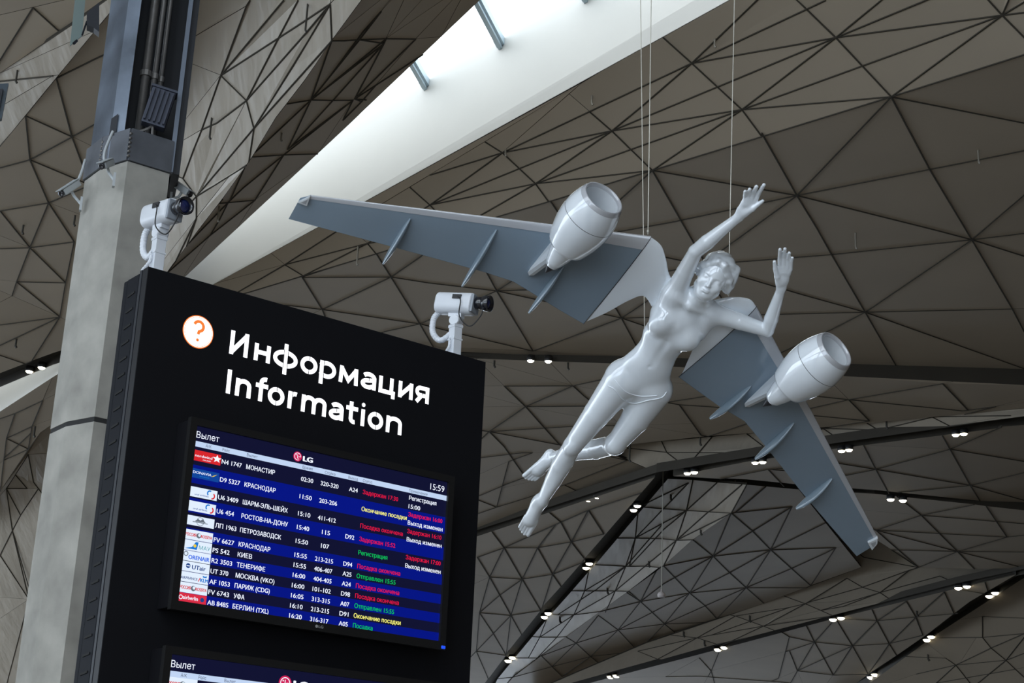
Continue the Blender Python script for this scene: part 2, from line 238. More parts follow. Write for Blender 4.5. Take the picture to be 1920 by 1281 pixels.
'grey_corner': "1828 1158 1842 1156 1920 1159; 1755 1196 1842 1195 1920 1188; 1842 1195 1858 1215 1886 1238 1920 1270 1961 1307; 1792 1247 1858 1215 1920 1190; 1833 1192 1824 1206; 1886 1238 1792 1247 1718 1264; 1792 1247 1773 1234 1755 1220; 1886 1238 1920 1225 1961 1211; 1920 1195 1886 1238 1833 1281 1812 1298; 1792 1247 1819 1281; 1792 1247 1755 1281; 1755 1281 1920 1252; 1778 1230 1709 1231; 1842 1156 1842 1195; 1920 1159 1984 1160; 1920 1188 1984 1179; 1718 1264 1686 1275",
}

# the same joint net where the totem and the column stand in front of the lining
MORE = {
'central_brown': "300 760 470 800 640 720 790 790 902 823; 470 800 640 890 790 790; 640 720 520 640; 640 720 760 645; 790 790 870 690; 300 900 470 800 420 640; 300 1010 480 960 640 890 760 960 895 930; 480 960 470 800; 480 960 560 1080; 640 890 660 1060; 300 760 420 640; 480 960 380 1150; 640 890 895 860",
'left_crumpled': "-60 1200 60 1120 180 1200 300 1150; 60 1120 120 980 240 1000 300 900; 120 980 180 840 300 760; 180 1200 240 1000 180 840; 180 840 220 700; 60 1120 20 1000; 180 1200 120 1330; 60 1120 0 1330; 120 980 60 900",
'beige_left': "300 1240 450 1220 600 1150 760 1140 830 1060; 450 1220 520 1335; 600 1150 660 1290 520 1335; 660 1290 760 1140 800 1250 890 1230; 450 1220 480 1150; 600 1150 640 1100; 660 1290 800 1250 760 1335; 380 1335 450 1220",
}
# light troughs between facets: upper edge, lower edge (survey pixels), height
TROUGHS = [
 ([(300,626),(880,653),(1160,666),(1594,691),(1920,706),(2200,719)], [(300,645),(880,672),(1160,682),(1594,706),(1920,722),(2200,735)], 'lower_right', 'central_brown'),
 ([(300,1190),(895,994),(1231,886)], [(300,1205),(900,1004),(1228,895)], 'beige_left', 'beige_left'),
 ([(1231,886),(1400,858),(1560,832),(1920,781),(2200,749)], [(1262,893),(1400,866),(1563,842),(1920,797),(2200,762)], 'brown_wedge', 'brown_wedge'),
 ([(1262,893),(1400,899),(1500,909),(1640,919),(1920,948),(2200,975)], [(1252,898),(1400,909),(1498,918),(1640,926),(1920,957),(2200,985)], 'brown_wedge', '?'),
 ([(1228,895),(1096,1048),(1017,1138),(954,1220),(910,1281),(870,1335)], [(1252,898),(1116,1059),(1033,1152),(965,1234),(929,1281),(890,1335)], 'beige_left', 'grey_middle'),
 ([(1000,1297),(1071,1281),(1240,1237),(1400,1196),(1553,1156),(1794,1094),(1925,1066)], [(1000,1310),(1075,1289),(1240,1246),(1400,1204),(1553,1163),(1792,1104),(1935,1074)], 'beige_wedge', 'beige_wedge'),
 ([(1530,1335),(1608,1280),(1741,1188),(1819,1128),(1905,1078)], [(1560,1335),(1631,1281),(1755,1190),(1837,1137),(1935,1074)], 'beige_wedge', 'grey_corner'),
 ([(-120,745),(0,700),(100,662),(140,650)], [(-120,792),(0,726),(100,684),(150,668)], 'left_small_fold', 'left_below_skylight'),
]
m_panel = mat('ceiling_panel', (.505, .425, .325), rough=.55, vary=.05, vscale=.35, obvary=.045, spec=.35)
m_crinkle = mat('crinkled_panel', (.54, .475, .385), rough=.42, vary=.05, vscale=.35, obvary=.045, spec=.5, bump=.001, bscale=1.6)
for _n in m_crinkle.node_tree.nodes:                 # long soft wrinkles of the thin lining
    if _n.type == 'TEX_NOISE' and _n.outputs[0].links and _n.outputs[0].links[0].to_node.type == 'BUMP':
        _mp = m_crinkle.node_tree.nodes.new('ShaderNodeMapping'); _mp.inputs['Rotation'].default_value = (0, 0, .5); _mp.inputs['Scale'].default_value = (1.0, .16, .5)
        m_crinkle.node_tree.links.new(_n.inputs['Vector'].links[0].from_socket, _mp.inputs[0]); m_crinkle.node_tree.links.new(_mp.outputs[0], _n.inputs['Vector'])
        _b = _n.outputs[0].links[0].to_node; _b.inputs['Strength'].default_value = .55; _b.inputs['Distance'].default_value = .12
m_gasket = mat('joint_gasket', (.060, .051, .037), rough=.8)
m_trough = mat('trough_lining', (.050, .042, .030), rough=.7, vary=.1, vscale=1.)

def seg_hit(a, b, c, d):
    r = (b[0]-a[0], b[1]-a[1]); s = (d[0]-c[0], d[1]-c[1]); den = r[0]*s[1]-r[1]*s[0]
    if abs(den) < 1e-9: return None
    t = ((c[0]-a[0])*s[1]-(c[1]-a[1])*s[0])/den; u = ((c[0]-a[0])*r[1]-(c[1]-a[1])*r[0])/den
    return t, u
def inside(p, poly):
    c = False; n = len(poly)
    for i in range(n):
        a, b = poly[i], poly[(i+1) % n]
        if (a[1] > p[1]) != (b[1] > p[1]) and p[0] < (b[0]-a[0])*(p[1]-a[1])/(b[1]-a[1])+a[0]: c = not c
    return c
def arrange(poly, lines):
    """faces of the planar graph made by the outline and the joints"""
    pts = []
    def node(p, tol=7.0):
        best, bd = None, tol
        for i, q in enumerate(pts):
            dd = math.hypot(q[0]-p[0], q[1]-p[1])
            if dd < bd: best, bd = i, dd
        if best is None: pts.append((float(p[0]), float(p[1]))); return len(pts)-1
        return best
    n = len(poly)
    for p in poly: pts.append((float(p[0]), float(p[1])))
    segs = [(i, (i+1) % n) for i in range(n)]; nb = n
    raw = []; orig = []
    for pl in lines:
        for a, b in zip(pl, pl[1:]):
            if a != b: raw.append([a, b]); orig.append((a, b))
    # stretch loose ends until they meet another joint or the outline
    allp = [(poly[i][:2], poly[(i+1) % n][:2]) for i in range(n)]
    for k, (a, b) in enumerate(raw):
        for e in (0, 1):
            p, q = (raw[k][0], raw[k][1]) if e == 0 else (raw[k][1], raw[k][0])
            if any(j != k and min(math.dist(p, s[0]), math.dist(p, s[1])) < 7.0 for j, s in enumerate(raw)): continue
            L = math.dist(p, q)
            if L < 1 or not inside(p, poly): continue
            ux, uy = (p[0]-q[0])/L, (p[1]-q[1])/L
            far = (p[0]+ux*700, p[1]+uy*700); near = (p[0]-ux*min(8, L*.4), p[1]-uy*min(8, L*.4)); best = None
            for j, s in enumerate([r for i2, r in enumerate(raw) if i2 != k] + allp):
                h = seg_hit(near, far, s[0], s[1])
                if h and -.02 <= h[1] <= 1.02 and 0 < h[0] <= 1 and (best is None or h[0] < best): best = h[0]
            if best is not None:
                raw[k][e] = (near[0]+(far[0]-near[0])*best, near[1]+(far[1]-near[1])*best)
    for a, b in raw:
        i, j = node(a), node(b)
        if i != j: segs.append((i, j))
    # split at crossings and at nodes lying on a segment
    done = False; rounds = 0
    cuts = {k: [] for k in range(len(segs))}
    for x in range(len(segs)):
        for y in range(x+1, len(segs)):
            a, b = segs[x]; c, d = segs[y]
            if len({a, b, c, d}) < 4: continue
            h = seg_hit(pts[a], pts[b], pts[c], pts[d])
            if h and -1e-6 <= h[0] <= 1+1e-6 and -1e-6 <= h[1] <= 1+1e-6:
                p = (pts[a][0]+(pts[b][0]-pts[a][0])*h[0], pts[a][1]+(pts[b][1]-pts[a][1])*h[0])
                q = node(p, 4.0); cuts[x].append(q); cuts[y].append(q)
    edges = set()
    for k, (a, b) in enumerate(segs):
        ax, ay = pts[a]; bx, by = pts[b]; L2 = (bx-ax)**2+(by-ay)**2
        L = math.sqrt(L2); on = {a: 0., b: 1.}
        for q in cuts[k]: on[q] = ((pts[q][0]-ax)*(bx-ax)+(pts[q][1]-ay)*(by-ay))/L2
        for q in range(len(pts)):
            if q in on: continue
            t = ((pts[q][0]-ax)*(bx-ax)+(pts[q][1]-ay)*(by-ay))/L2
            if 0 < t < 1 and abs((pts[q][0]-ax)*(by-ay)-(pts[q][1]-ay)*(bx-ax))/L < 3.0: on[q] = t
        ch = sorted(on, key=lambda q: on[q])
        for u, v in zip(ch, ch[1:]): edges.add((min(u, v), max(u, v)))
    # keep what lies inside
    keep = set()
    for u, v in edges:
        m = ((pts[u][0]+pts[v][0])/2, (pts[u][1]+pts[v][1])/2)
        onb = any(abs((h := seg_dist(m, poly[i], poly[(i+1) % n]))) < 3.5 for i in range(n))
        if onb or inside(m, poly): keep.add((u, v))
    strips = []
    for u, v in keep:
        a, b = pts[u], pts[v]
        q = [((a[0]*(1-t)+b[0]*t), (a[1]*(1-t)+b[1]*t)) for t in (.25, .5, .75)]
        if any(all(seg_dist(m, c, d) < 6.5 for m in q) for c, d in orig): strips.append((a, b))
    while True:                                     # prune dangling joints
        deg = {}
        for u, v in keep: deg[u] = deg.get(u, 0)+1; deg[v] = deg.get(v, 0)+1
        k2 = {e for e in keep if deg[e[0]] > 1 and deg[e[1]] > 1}
        if k2 == keep: break
        keep = k2
    adj = {}
    for u, v in keep: adj.setdefault(u, []).append(v); adj.setdefault(v, []).append(u)
    for u in adj: adj[u].sort(key=lambda w: math.atan2(pts[w][1]-pts[u][1], pts[w][0]-pts[u][0]))
    faces, used = [], set()
    for u in adj:
        for v in adj[u]:
            if (u, v) in used: continue
            f, a, b = [], u, v
            while (a, b) not in used and len(f) < 200:
                used.add((a, b)); f.append(a)
                nb_ = adj[b]; c = nb_[(nb_.index(a)-1) % len(nb_)]
                a, b = b, c
            P = [pts[i] for i in f]
            ar = sum(P[i][0]*P[(i+1) % len(P)][1]-P[(i+1) % len(P)][0]*P[i][1] for i in range(len(P)))/2
            if ar > 12 and len(set(f)) == len(f): faces.append(P)
    return faces, strips
def seg_dist(p, a, b):
    dx, dy = b[0]-a[0], b[1]-a[1]; L2 = dx*dx+dy*dy or 1
    t = max(0, min(1, ((p[0]-a[0])*dx+(p[1]-a[1])*dy)/L2))
    return math.hypot(p[0]-a[0]-t*dx, p[1]-a[1]-t*dy)

def inset_poly(P3, nrm, w):
    """move each edge inwards by w (P3 wound counter-clockwise about nrm)"""
    n = len(P3); out = []
    for i in range(n):
        a, b, c = P3[i-1], P3[i], P3[(i+1) % n]
        d1 = (b-a).normalized(); d2 = (c-b).normalized()
        n1 = nrm.cross(d1); n2 = nrm.cross(d2); k = 1+n1.dot(n2)
        if k < .06: k = .06
        out.append(b+(n1+n2)*(w/k))
    return out
FAC_SURF = {}
def facet_point(name, x, y):
    """world point of the facet at a survey pixel"""
    tris = FAC_SURF[name]; best, bd = None, -1e9
    for (p, q, r, a, b, c) in tris:
        den = (q[0]-p[0])*(r[1]-p[1])-(r[0]-p[0])*(q[1]-p[1])
        if abs(den) < 1e-6: continue
        l1 = ((q[0]-x)*(r[1]-y)-(r[0]-x)*(q[1]-y))/den; l2 = ((r[0]-x)*(p[1]-y)-(p[0]-x)*(r[1]-y))/den
        m = min(l1, l2, 1-l1-l2)
        if m > bd: bd, best = m, (a, b, c)
    a, b, c = best; n = (b-a).cross(c-a).normalized()
    return at_plane(x, y, a, n)
# every facet is a true plane: corner depths are solved together so that neighbours still meet
_vk = {}
for name, outline in FACETS.items():
    for p in outline: _vk.setdefault(p, len(_vk))
_fk = list(FACETS); _nu = len(_vk)+3*len(_fk); _rows, _rhs = [], []
_w0 = {p: 1/(at_z(*p)-CAM).dot(FW) for p in _vk}
for fi, name in enumerate(_fk):
    for p in FACETS[name]:
        r = np.zeros(_nu); k = 5/_w0[p]
        r[len(_vk)+3*fi:len(_vk)+3*fi+3] = (p[0]/1000*k, p[1]/1000*k, k); r[_vk[p]] = -k; _rows.append(r); _rhs.append(0)
for p, i in _vk.items():
    r = np.zeros(_nu); r[i] = 1/_w0[p]; _rows.append(r); _rhs.append(1)
_sol = np.linalg.lstsq(np.array(_rows), np.array(_rhs), rcond=None)[0]
def corner(p):
    d = ray(p[0], p[1]); return CAM+d/(d.dot(FW)*_sol[_vk[p]])
# steeper facets lean out of the common surface (x and y slope of the normal); fascias close the steps
TILT = {'beside_column': (-.62, -.30), 'left_of_skylight': (.28, .05), 'grey_strip': (-.35, -.45), 'grey_middle': (-.60, -.08), 'pale_strip': (-.42, -.25), 'grey_corner': (-.42, -.12),
        'left_crumpled': (-.30, -.30), 'beige_wedge': (-.16, -.03), 'beige_left': (-.10, -.02), 'upper_left_pale': (-.35, -.15), 'dark_middle': (.07, .0), 'brown_wedge': (.05, .0)}
def outline3(name):
    W = [corner(p) for p in FACETS[name]]
    if name in TILT:
        inn = [w for w, p in zip(W, FACETS[name]) if -130 <= p[0] <= 2050 and -60 <= p[1] <= 1300] or W
        c = sum(inn, V((0, 0, 0)))/len(inn); n = V((*TILT[name], -1)).normalized()
        W = [at_plane(p[0], p[1], c, n) for p in FACETS[name]]
    return W
CRINKLED = {'beside_column', 'left_crumpled', 'upper_left_pale', 'grey_middle', 'grey_strip', 'pale_strip'}
ROUGHNESS = {'beside_column': .0035, 'left_crumpled': .006, 'grey_strip': .0015, 'grey_middle': .0018, 'pale_strip': .0018}
def surf_point(name, p, poly):
    q = facet_point(name, *p); h = math.sin(round(p[0])*12.9898+round(p[1])*78.233)*43758.5453; h -= math.floor(h)
    onb = any(seg_dist(p, poly[i], poly[(i+1) % len(poly)]) < 4 for i in range(len(poly)))
    return q if onb else CAM+(q-CAM)*(1+(h-.5)*ROUGHNESS.get(name, .0007))
n_panels = 0
CEIL = {}; OUT3 = {}
for name, outline in FACETS.items():
    poly = [(p[0], p[1]) for p in outline]
    W3 = outline3(name); OUT3[name] = W3
    tr = tess(poly); FAC_SURF[name] = [(poly[i], poly[j], poly[k], W3[i], W3[j], W3[k]) for i, j, k in tr]
    root = bpy.data.objects.new('ceiling', None); COL.objects.link(root); tag(root, kind='structure')
    CEIL[name] = root
    lines = []
    for pl in (LINES.get(name, '')+';'+MORE.get(name, '')).split(';'):
        v = [int(t) for t in pl.split()]
        if len(v) >= 4: lines.append([(v[i], v[i+1]) for i in range(0, len(v), 2)])
    faces, strips = arrange(poly, lines)
    dist = sum((w-CAM).length for w in W3)/len(W3)
    gap = .006; th = .05
    pieces = []
    for F in faces:
        P = [surf_point(name, p, poly) for p in F]
        nr = V((0, 0, 0))
        for i in range(len(P)): nr += (P[i]-P[0]).cross(P[(i+1) % len(P)]-P[0])
        if nr.length < 1e-6: continue
        nr.normalize()
        if nr.z > 0: P = P[::-1]; nr = -nr                      # faces look down into the hall
        Q = inset_poly(P, nr, gap)
        ar = V((0, 0, 0))
        for i in range(len(Q)): ar += (Q[i]-Q[0]).cross(Q[(i+1) % len(Q)]-Q[0])
        if ar.dot(nr) < .01: continue
        bad = sum(1 for i in range(len(P)) if (P[(i+1) % len(P)]-P[i]).dot(Q[(i+1) % len(Q)]-Q[i]) < 0)
        if bad:                                                 # tiny edges flipped by the inset: weld them
            R = []
            for i in range(len(P)):
                if (P[(i+1) % len(P)]-P[i]).length > gap*2.5: R.append(P[i])
            if len(R) < 3: continue
            Q = inset_poly(R, nr, gap)
        pieces.append((Q, nr))
    for Q, nr in pieces:
        c = sum(Q, V((0, 0, 0)))/len(Q)
        bm = bmesh.new(); f1, f2, sd = bm_slab(bm, [q-c for q in Q], -nr*th)
        for s in sd: s.material_index = 1
        o = from_bm('panel', bm, [m_crinkle if name in CRINKLED else m_panel, m_gasket], root); o.location = c; n_panels += 1
    # dark cover strips over the joints, slightly proud of the panels
    if strips:
        bm = bmesh.new(); w = .0115+.00016*dist
        for a, b in strips:
            A, B = surf_point(name, a, poly), surf_point(name, b, poly)
            if (B-A).length < .05: continue
            d = (B-A).normalized(); n_ = V((0, 0, -1)); s_ = d.cross(n_).normalized(); n_ = s_.cross(d)
            if n_.z > 0: n_ = -n_
            bm_box(bm, (A+B)/2+n_*w*.4, ((B-A).length, w*1.5, w*1.2), (d, s_, n_))
        o = from_bm('joint_strip', bm, m_gasket, root); o['kind'] = 'stuff'
    # dark backing above the joints
    bm = bmesh.new(); up = V((0, 0, th+.02)); vv = [bm.verts.new(w+up) for w in W3]
    for t in tr: bm.faces.new([vv[i] for i in t])
    from_bm('backing', bm, m_gasket, root)
print('panels', n_panels, {k: (round(min(p.z for p in w), 1), round(max(p.z for p in w), 1)) for k, w in OUT3.items()}, max(corner(p).y for v in FACETS.values() for p in v), min(corner(p).x for v in FACETS.values() for p in v), max(corner(p).x for v in FACETS.values() for p in v))

# fascias where two facets meet at different heights
_ed = {}
for name, outline in FACETS.items():
    n = len(outline)
    for i in range(n):
        a, b = outline[i], outline[(i+1) % n]; k = tuple(sorted((a, b))); w = {a: OUT3[name][i], b: OUT3[name][(i+1) % n]}
        _ed.setdefault(k, []).append((w, name))
for k, v in _ed.items():
    if len(v) == 2:
        (w1, n1), (w2, _) = v; a, b = k
        if (w1[a]-w2[a]).length+(w1[b]-w2[b]).length > .08:
            pydata('fascia', [w1[a], w1[b], w2[b], w2[a]], [(0, 1, 2, 3)], m_panel, CEIL[n1])

# light troughs
def tedge(name, pts):
    if name == '?': return [facet_point('grey_middle' if x < 1300 else 'dark_middle' if x < 1500 else 'olive_right', x, y) for x, y in pts]
    return [facet_point(name, x, y) for x, y in pts]
TE = []
for k, (ua, lb, fa_, fb_) in enumerate(TROUGHS):
    root = bpy.data.objects.new('trim_%d' % (k+1), None); COL.objects.link(root); tag(root, kind='structure')
    A = tedge(fa_, ua); B = tedge(fb_, lb); TE.append((A, B)); n = len(A); m = len(B)
    up_ = .28 if k else .45; zt = lambda P, Q: [V((p.x, p.y, max(p.z, min(Q, key=lambda q: (q-p).length).z)+up_)) for p in P]
    A2, B2 = zt(A, B), zt(B, A)
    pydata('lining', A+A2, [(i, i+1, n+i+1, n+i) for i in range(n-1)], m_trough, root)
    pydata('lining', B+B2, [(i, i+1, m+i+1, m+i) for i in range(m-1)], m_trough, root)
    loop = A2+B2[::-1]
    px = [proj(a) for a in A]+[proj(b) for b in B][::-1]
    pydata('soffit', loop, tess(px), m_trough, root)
# the crossbeam also carries a projecting lip
lipA = TE[0][0]; lipB = [facet_point('lower_right', x, y+7.5) for x, y in TROUGHS[0][0]]
bm = bmesh.new()
for i in range(len(lipA)-1): bm_slab(bm, [lipA[i], lipA[i+1], lipB[i+1], lipB[i]], V((0, 0, .06)))
from_bm('lip', bm, mat('lip_paint', (.40, .33, .25), rough=.6), bpy.data.objects['trim_1'])

# skylight wells
m_well = mat('well_plaster', (.60, .58, .54), rough=.7, vary=.015, vscale=.6)
m_frame = mat('mullion_paint', (.42, .52, .58), rough=.5)
m_glass = bpy.data.materials.new('skylight_glass'); m_glass.use_nodes = True
_nt = m_glass.node_tree; _nt.nodes.clear()
_o = _nt.nodes.new('ShaderNodeOutputMaterial'); _mx = _nt.nodes.new('ShaderNodeMixShader'); _mx.inputs[0].default_value = .06
_t = _nt.nodes.new('ShaderNodeBsdfTransparent'); _t.inputs[0].default_value = (.95, .98, 1, 1); _g = _nt.nodes.new('ShaderNodeBsdfGlossy'); _g.inputs['Roughness'].default_value = .02
_nt.links.new(_t.outputs[0], _mx.inputs[1]); _nt.links.new(_g.outputs[0], _mx.inputs[2]); _nt.links.new(_mx.outputs[0], _o.inputs[0])

E1 = facet_point('upper_right', 1059, 172)
WH = 2.0
for _ in range(30):
    y = proj(E1+V((0, 0, WH)))[1]; WH += (y-0)*.01
ZG = E1.z+WH; print('glass height', ZG)
farE = OUT3['upper_right'][:4]
nearE = [OUT3['left_of_skylight'][i] for i in (6, 4, 3, 2, 1)]
def lift(p, z): return V((p.x, p.y, z))
def quad_strip(name, A, B, m, parent):
    n = len(A); return pydata(name, A+B, [(i, i+1, n+i+1, n+i) for i in range(n-1)], m, parent)
well = bpy.data.objects.new('wall_skylight', None); COL.objects.link(well); tag(well, kind='structure')
quad_strip('plaster', farE, [lift(p, ZG) for p in farE], m_well, well)
quad_strip('plaster', nearE, [lift(p, ZG) for p in nearE], m_well, well)
quad_strip('plaster', [farE[-1], nearE[-1]], [lift(farE[-1], ZG), lift(nearE[-1], ZG)], m_well, well)
# rounded lower lip of the far wall, catching more light
lipo = [p+V((0, -.02, 0)) for p in farE]
lipt = [p+V((0, -.10*k, .34*k)) for p, k in zip(farE, (0, .45, 1, 1.3))]
quad_strip('lip', lipo, lipt, m_well, well)
win = bpy.data.objects.new('window_1', None); COL.objects.link(win); tag(win, kind='structure')
gl = [lift(p, ZG-.05) for p in farE]+[lift(p, ZG-.05) for p in nearE[::-1]]
pydata('glass', gl, tess([(p.x, p.y) for p in gl]), m_glass, win)
def mull(a, b, w=.2, h=.16):
    A = at_z(*a, ZG-.15); B = at_z(*b, ZG-.15); d = (B-A).normalized(); s = d.cross(V((0, 0, 1))).normalized()
    A = A-d*1.2; B = B+d*.6; bm = bmesh.new()
    bm_box(bm, (A+B)/2, ((B-A).length, w, h), (d, s, V((0, 0, 1)))); bm_box(bm, (A+B)/2+V((0, 0, -h*.7)), ((B-A).length, w*.45, h*.5), (d, s, V((0, 0, 1))))
    return from_bm('mullion', bm, m_frame, win)
mull((899, 4), (934, 71), .19); mull((777, 120), (793, 148), .19); mull((1035, -110), (1085, -30), .19)

# second well at the far left
far2 = OUT3['left_below_skylight'][:4]
near2 = [at_z(-120,792,15.6), at_z(0,726,15.6), at_z(100,684,15.6), at_z(150,668,15.6)]
well2 = bpy.data.objects.new('wall_skylight_2', None); COL.objects.link(well2); tag(well2, kind='structure')
ns2 = V((1, 1, 0)).normalized()
n2b = [p+V((0, 0, .36)) for p in TE[7][1]]; n2 = [p-V((p.x, p.y, 0)).normalized()*2.2 for p in TE[7][1]]
quad_strip('plaster', far2, [lift(p, ZG) for p in far2], m_well, well2)
quad_strip('plaster', n2b, [lift(p, ZG) for p in n2], m_well, well2)
quad_strip('plaster', [far2[0], n2b[0]], [lift(far2[0], ZG), lift(n2[0], ZG)], m_well, well2); quad_strip('plaster', [far2[-1], n2b[-1]], [lift(far2[-1], ZG), lift(n2[-1], ZG)], m_well, well2)
win2 = bpy.data.objects.new('window_2', None); COL.objects.link(win2); tag(win2, kind='structure')
gl2 = [lift(p, ZG-.05) for p in far2]+[lift(p, ZG-.05) for p in n2[::-1]]
pydata('glass', gl2, tess([(p.x, p.y) for p in gl2]), m_glass, win2)

# roof above, open over the two wells
m_roof = mat('roof_deck', (.30, .28, .25), rough=.9, vary=.05, vscale=.2)
outer = [V((HX0, HY0, 0)), V((HX1, HY0, 0)), V((HX1, HY1, 0)), V((HX0, HY1, 0))]
holes = [[V((p.x, p.y, 0)) for p in gl], [V((p.x, p.y, 0)) for p in gl2]]
tv = outer+holes[0]+holes[1]
pydata('ceiling', [lift(p, ZG) for p in tv], [tuple(t) for t in geometry.tessellate_polygon([outer]+holes)], m_roof)['kind'] = 'structure'
# floor and walls of the hall
m_floor = mat('polished_stone', (.37, .34, .30), rough=.25, vary=.06, vscale=.3)
pydata('floor', [(HX0, HY0, 0), (HX1, HY0, 0), (HX1, HY1, 0), (HX0, HY1, 0)], [(0, 1, 2, 3)], m_floor)['kind'] = 'structure'
m_wall = mat('hall_wall', (.45, .44, .42), rough=.8, vary=.03, vscale=.2)
def wall(name, a, b, z0, z1, m=m_wall):
    o = pydata(name, [(a[0], a[1], z0), (b[0], b[1], z0), (b[0], b[1], z1), (a[0], a[1], z1)], [(0, 1, 2, 3)], m); o['kind'] = 'structure'; return o
m_warm = mat('warm_bounce_wall', (.42, .29, .17), rough=.6, vary=.08, vscale=.8)  # unseen walls given a warm colour to warm the light from the right
wall('wall_right', (HX1, HY0), (HX1, HY1), 0, ZG, m_warm); wall('wall_back', (4, HY0), (HX1, HY0), .5, 17.5, m_warm)
wall('wall_back', (HX0, HY0), (HX1, HY0), 17.5, ZG); wall('wall_back', (HX0, HY0), (HX1, HY0), 0, .5)
wall('wall_left', (HX0, HY0), (HX0, HY1), 15.5, ZG); wall('wall_left', (HX0, HY0), (HX0, HY1), 0, .5)
wall('wall_far', (HX0, HY1), (HX1, HY1), 15, ZG); wall('wall_far', (50, HY1), (HX1, HY1), .5, 15, m_warm); wall('wall_far', (HX0, HY1), (HX1, HY1), 0, .5)
# glazing bars of the facade behind the camera (unseen; thickened to break up its reflections in the gloss paint)
m_bar = mat('facade_bar', (.20, .21, .22), rough=.5)
bm = bmesh.new()
for i in range(17): bm_box(bm, (HX0+4*i, HY0, 9), (.3 if i % 3 else 1.5, .25, 17))
for z, h in ((3.2, .25), (6.6, 1.6), (10.5, .25), (14, .5)): bm_box(bm, (-28, HY0, z), (64, .2, h))
from_bm('window_3', bm, m_bar)['kind'] = 'structure'
bm = bmesh.new()
for i in range(30): bm_box(bm, (HX0, HY0+6.2*i, 8), (.25, .3, 15))
for z in (4.5, 8.7, 12): bm_box(bm, (HX0, 81.5, z), (.2, 181, .3))
from_bm('window_4', bm, m_bar)['kind'] = 'structure'

# twin downlights in the troughs
m_lamp = mat('lamp_lens', (1, .95, .8), emit=9., ecol=(1, .93, .72))
m_can = mat('lamp_housing', (.03, .03, .03), rough=.4)
LAMPS = [((995,677),(1028,678),16.0,'under the crossbeam beside the sign'),
 ((55,697),(78,690),15.6,'above the white slot left of the concrete column'),
 ((1289,888),(1302,886),15.2,'where the four dark troughs meet'),
 ((1416,868),(1430,867),15.2,'behind the flap fairing of the right wing'),
 ((1578,846),(1592,844),15.2,'just beyond the middle of the right wing'),
 ((1792,816),(1807,814),15.2,'at the outer right of the rising trough'),
 ((1366,906),(1386,908),15.15,'near the start of the falling trough'),
 ((1670,937),(1693,939),15.15,'right of the right wing in the falling trough'),
 ((1104,938),(1120,932),15.0,'left of the trough junction beside the foot'),
 ((1188,957),(1195,949),15.0,'topmost in the steep diagonal trough'),
 ((1099,1065),(1105,1057),15.0,'second from the top in the steep diagonal trough'),
 ((1021,1157),(1028,1150),15.0,'third from the top in the steep diagonal trough'),
 ((953,1239),(961,1233),15.0,'lowest in the steep diagonal trough'),
 ((1145,1269),(1156,1267),15.0,'lowest left in the long bottom trough'),
 ((1346,1218),(1358,1214),15.0,'second from the left in the long bottom trough'),
 ((1562,1162),(1577,1159),15.0,'third from the left in the long bottom trough'),
 ((1797,1103),(1813,1100),15.0,'right end of the long bottom trough'),
 ((1855,1118),(1866,1112),15.0,'topmost in the corner trough at bottom right'),
 ((1738,1200),(1746,1194),15.0,'middle one in the corner trough at bottom right'),
 ((1633,1270),(1641,1265),15.0,'lowest in the corner trough at bottom right')]
for a, b, z, where in LAMPS:
    def lamp_at(px, py):
        best = None
        for TA, TB in TE:
            for P_ in (TA, TB):
                for u, v in zip(P_, P_[1:]):
                    pu, pv = proj(u), proj(v); dd = seg_dist((px, py), pu, pv)
                    if best is None or dd < best[0]:
                        t_ = max(0, min(1, ((px-pu[0])*(pv[0]-pu[0])+(py-pu[1])*(pv[1]-pu[1]))/((pv[0]-pu[0])**2+(pv[1]-pu[1])**2))); best = (dd, (u.lerp(v, t_)-CAM).dot(FW))
        d = ray(px, py); return CAM+d*((best[1]-.21)/d.dot(FW))
    A, B = lamp_at(*a), lamp_at(*b); c = (A+B)/2
    t = thing('twin_downlight', 'pair of lit round warm downlights ' + where, 'ceiling light', c, group='downlights in the dark ceiling troughs')
    for P in (A, B):
        r = max(.09, .0023*(P-CAM).length)
        bm = bmesh.new(); bm_lathe(bm, P-c+V((0, 0, .16)), (0, 0, -1), [(0, .001), (0, r*1.06), (.15, r*1.08), (.16, r*1.0), (.12, r)], 20)
        h = from_bm('lamp_housing', bm, m_can, t, True)
        bm = bmesh.new(); bm_lathe(bm, P-c+V((0, 0, .03)), (0, 0, -1), [(0, .0005), (0, r*.98), (r*.3, r*.90), (r*.6, r*.6), (r*.75, .0005)], 20)
        from_bm('lens', bm, m_lamp, h, True)
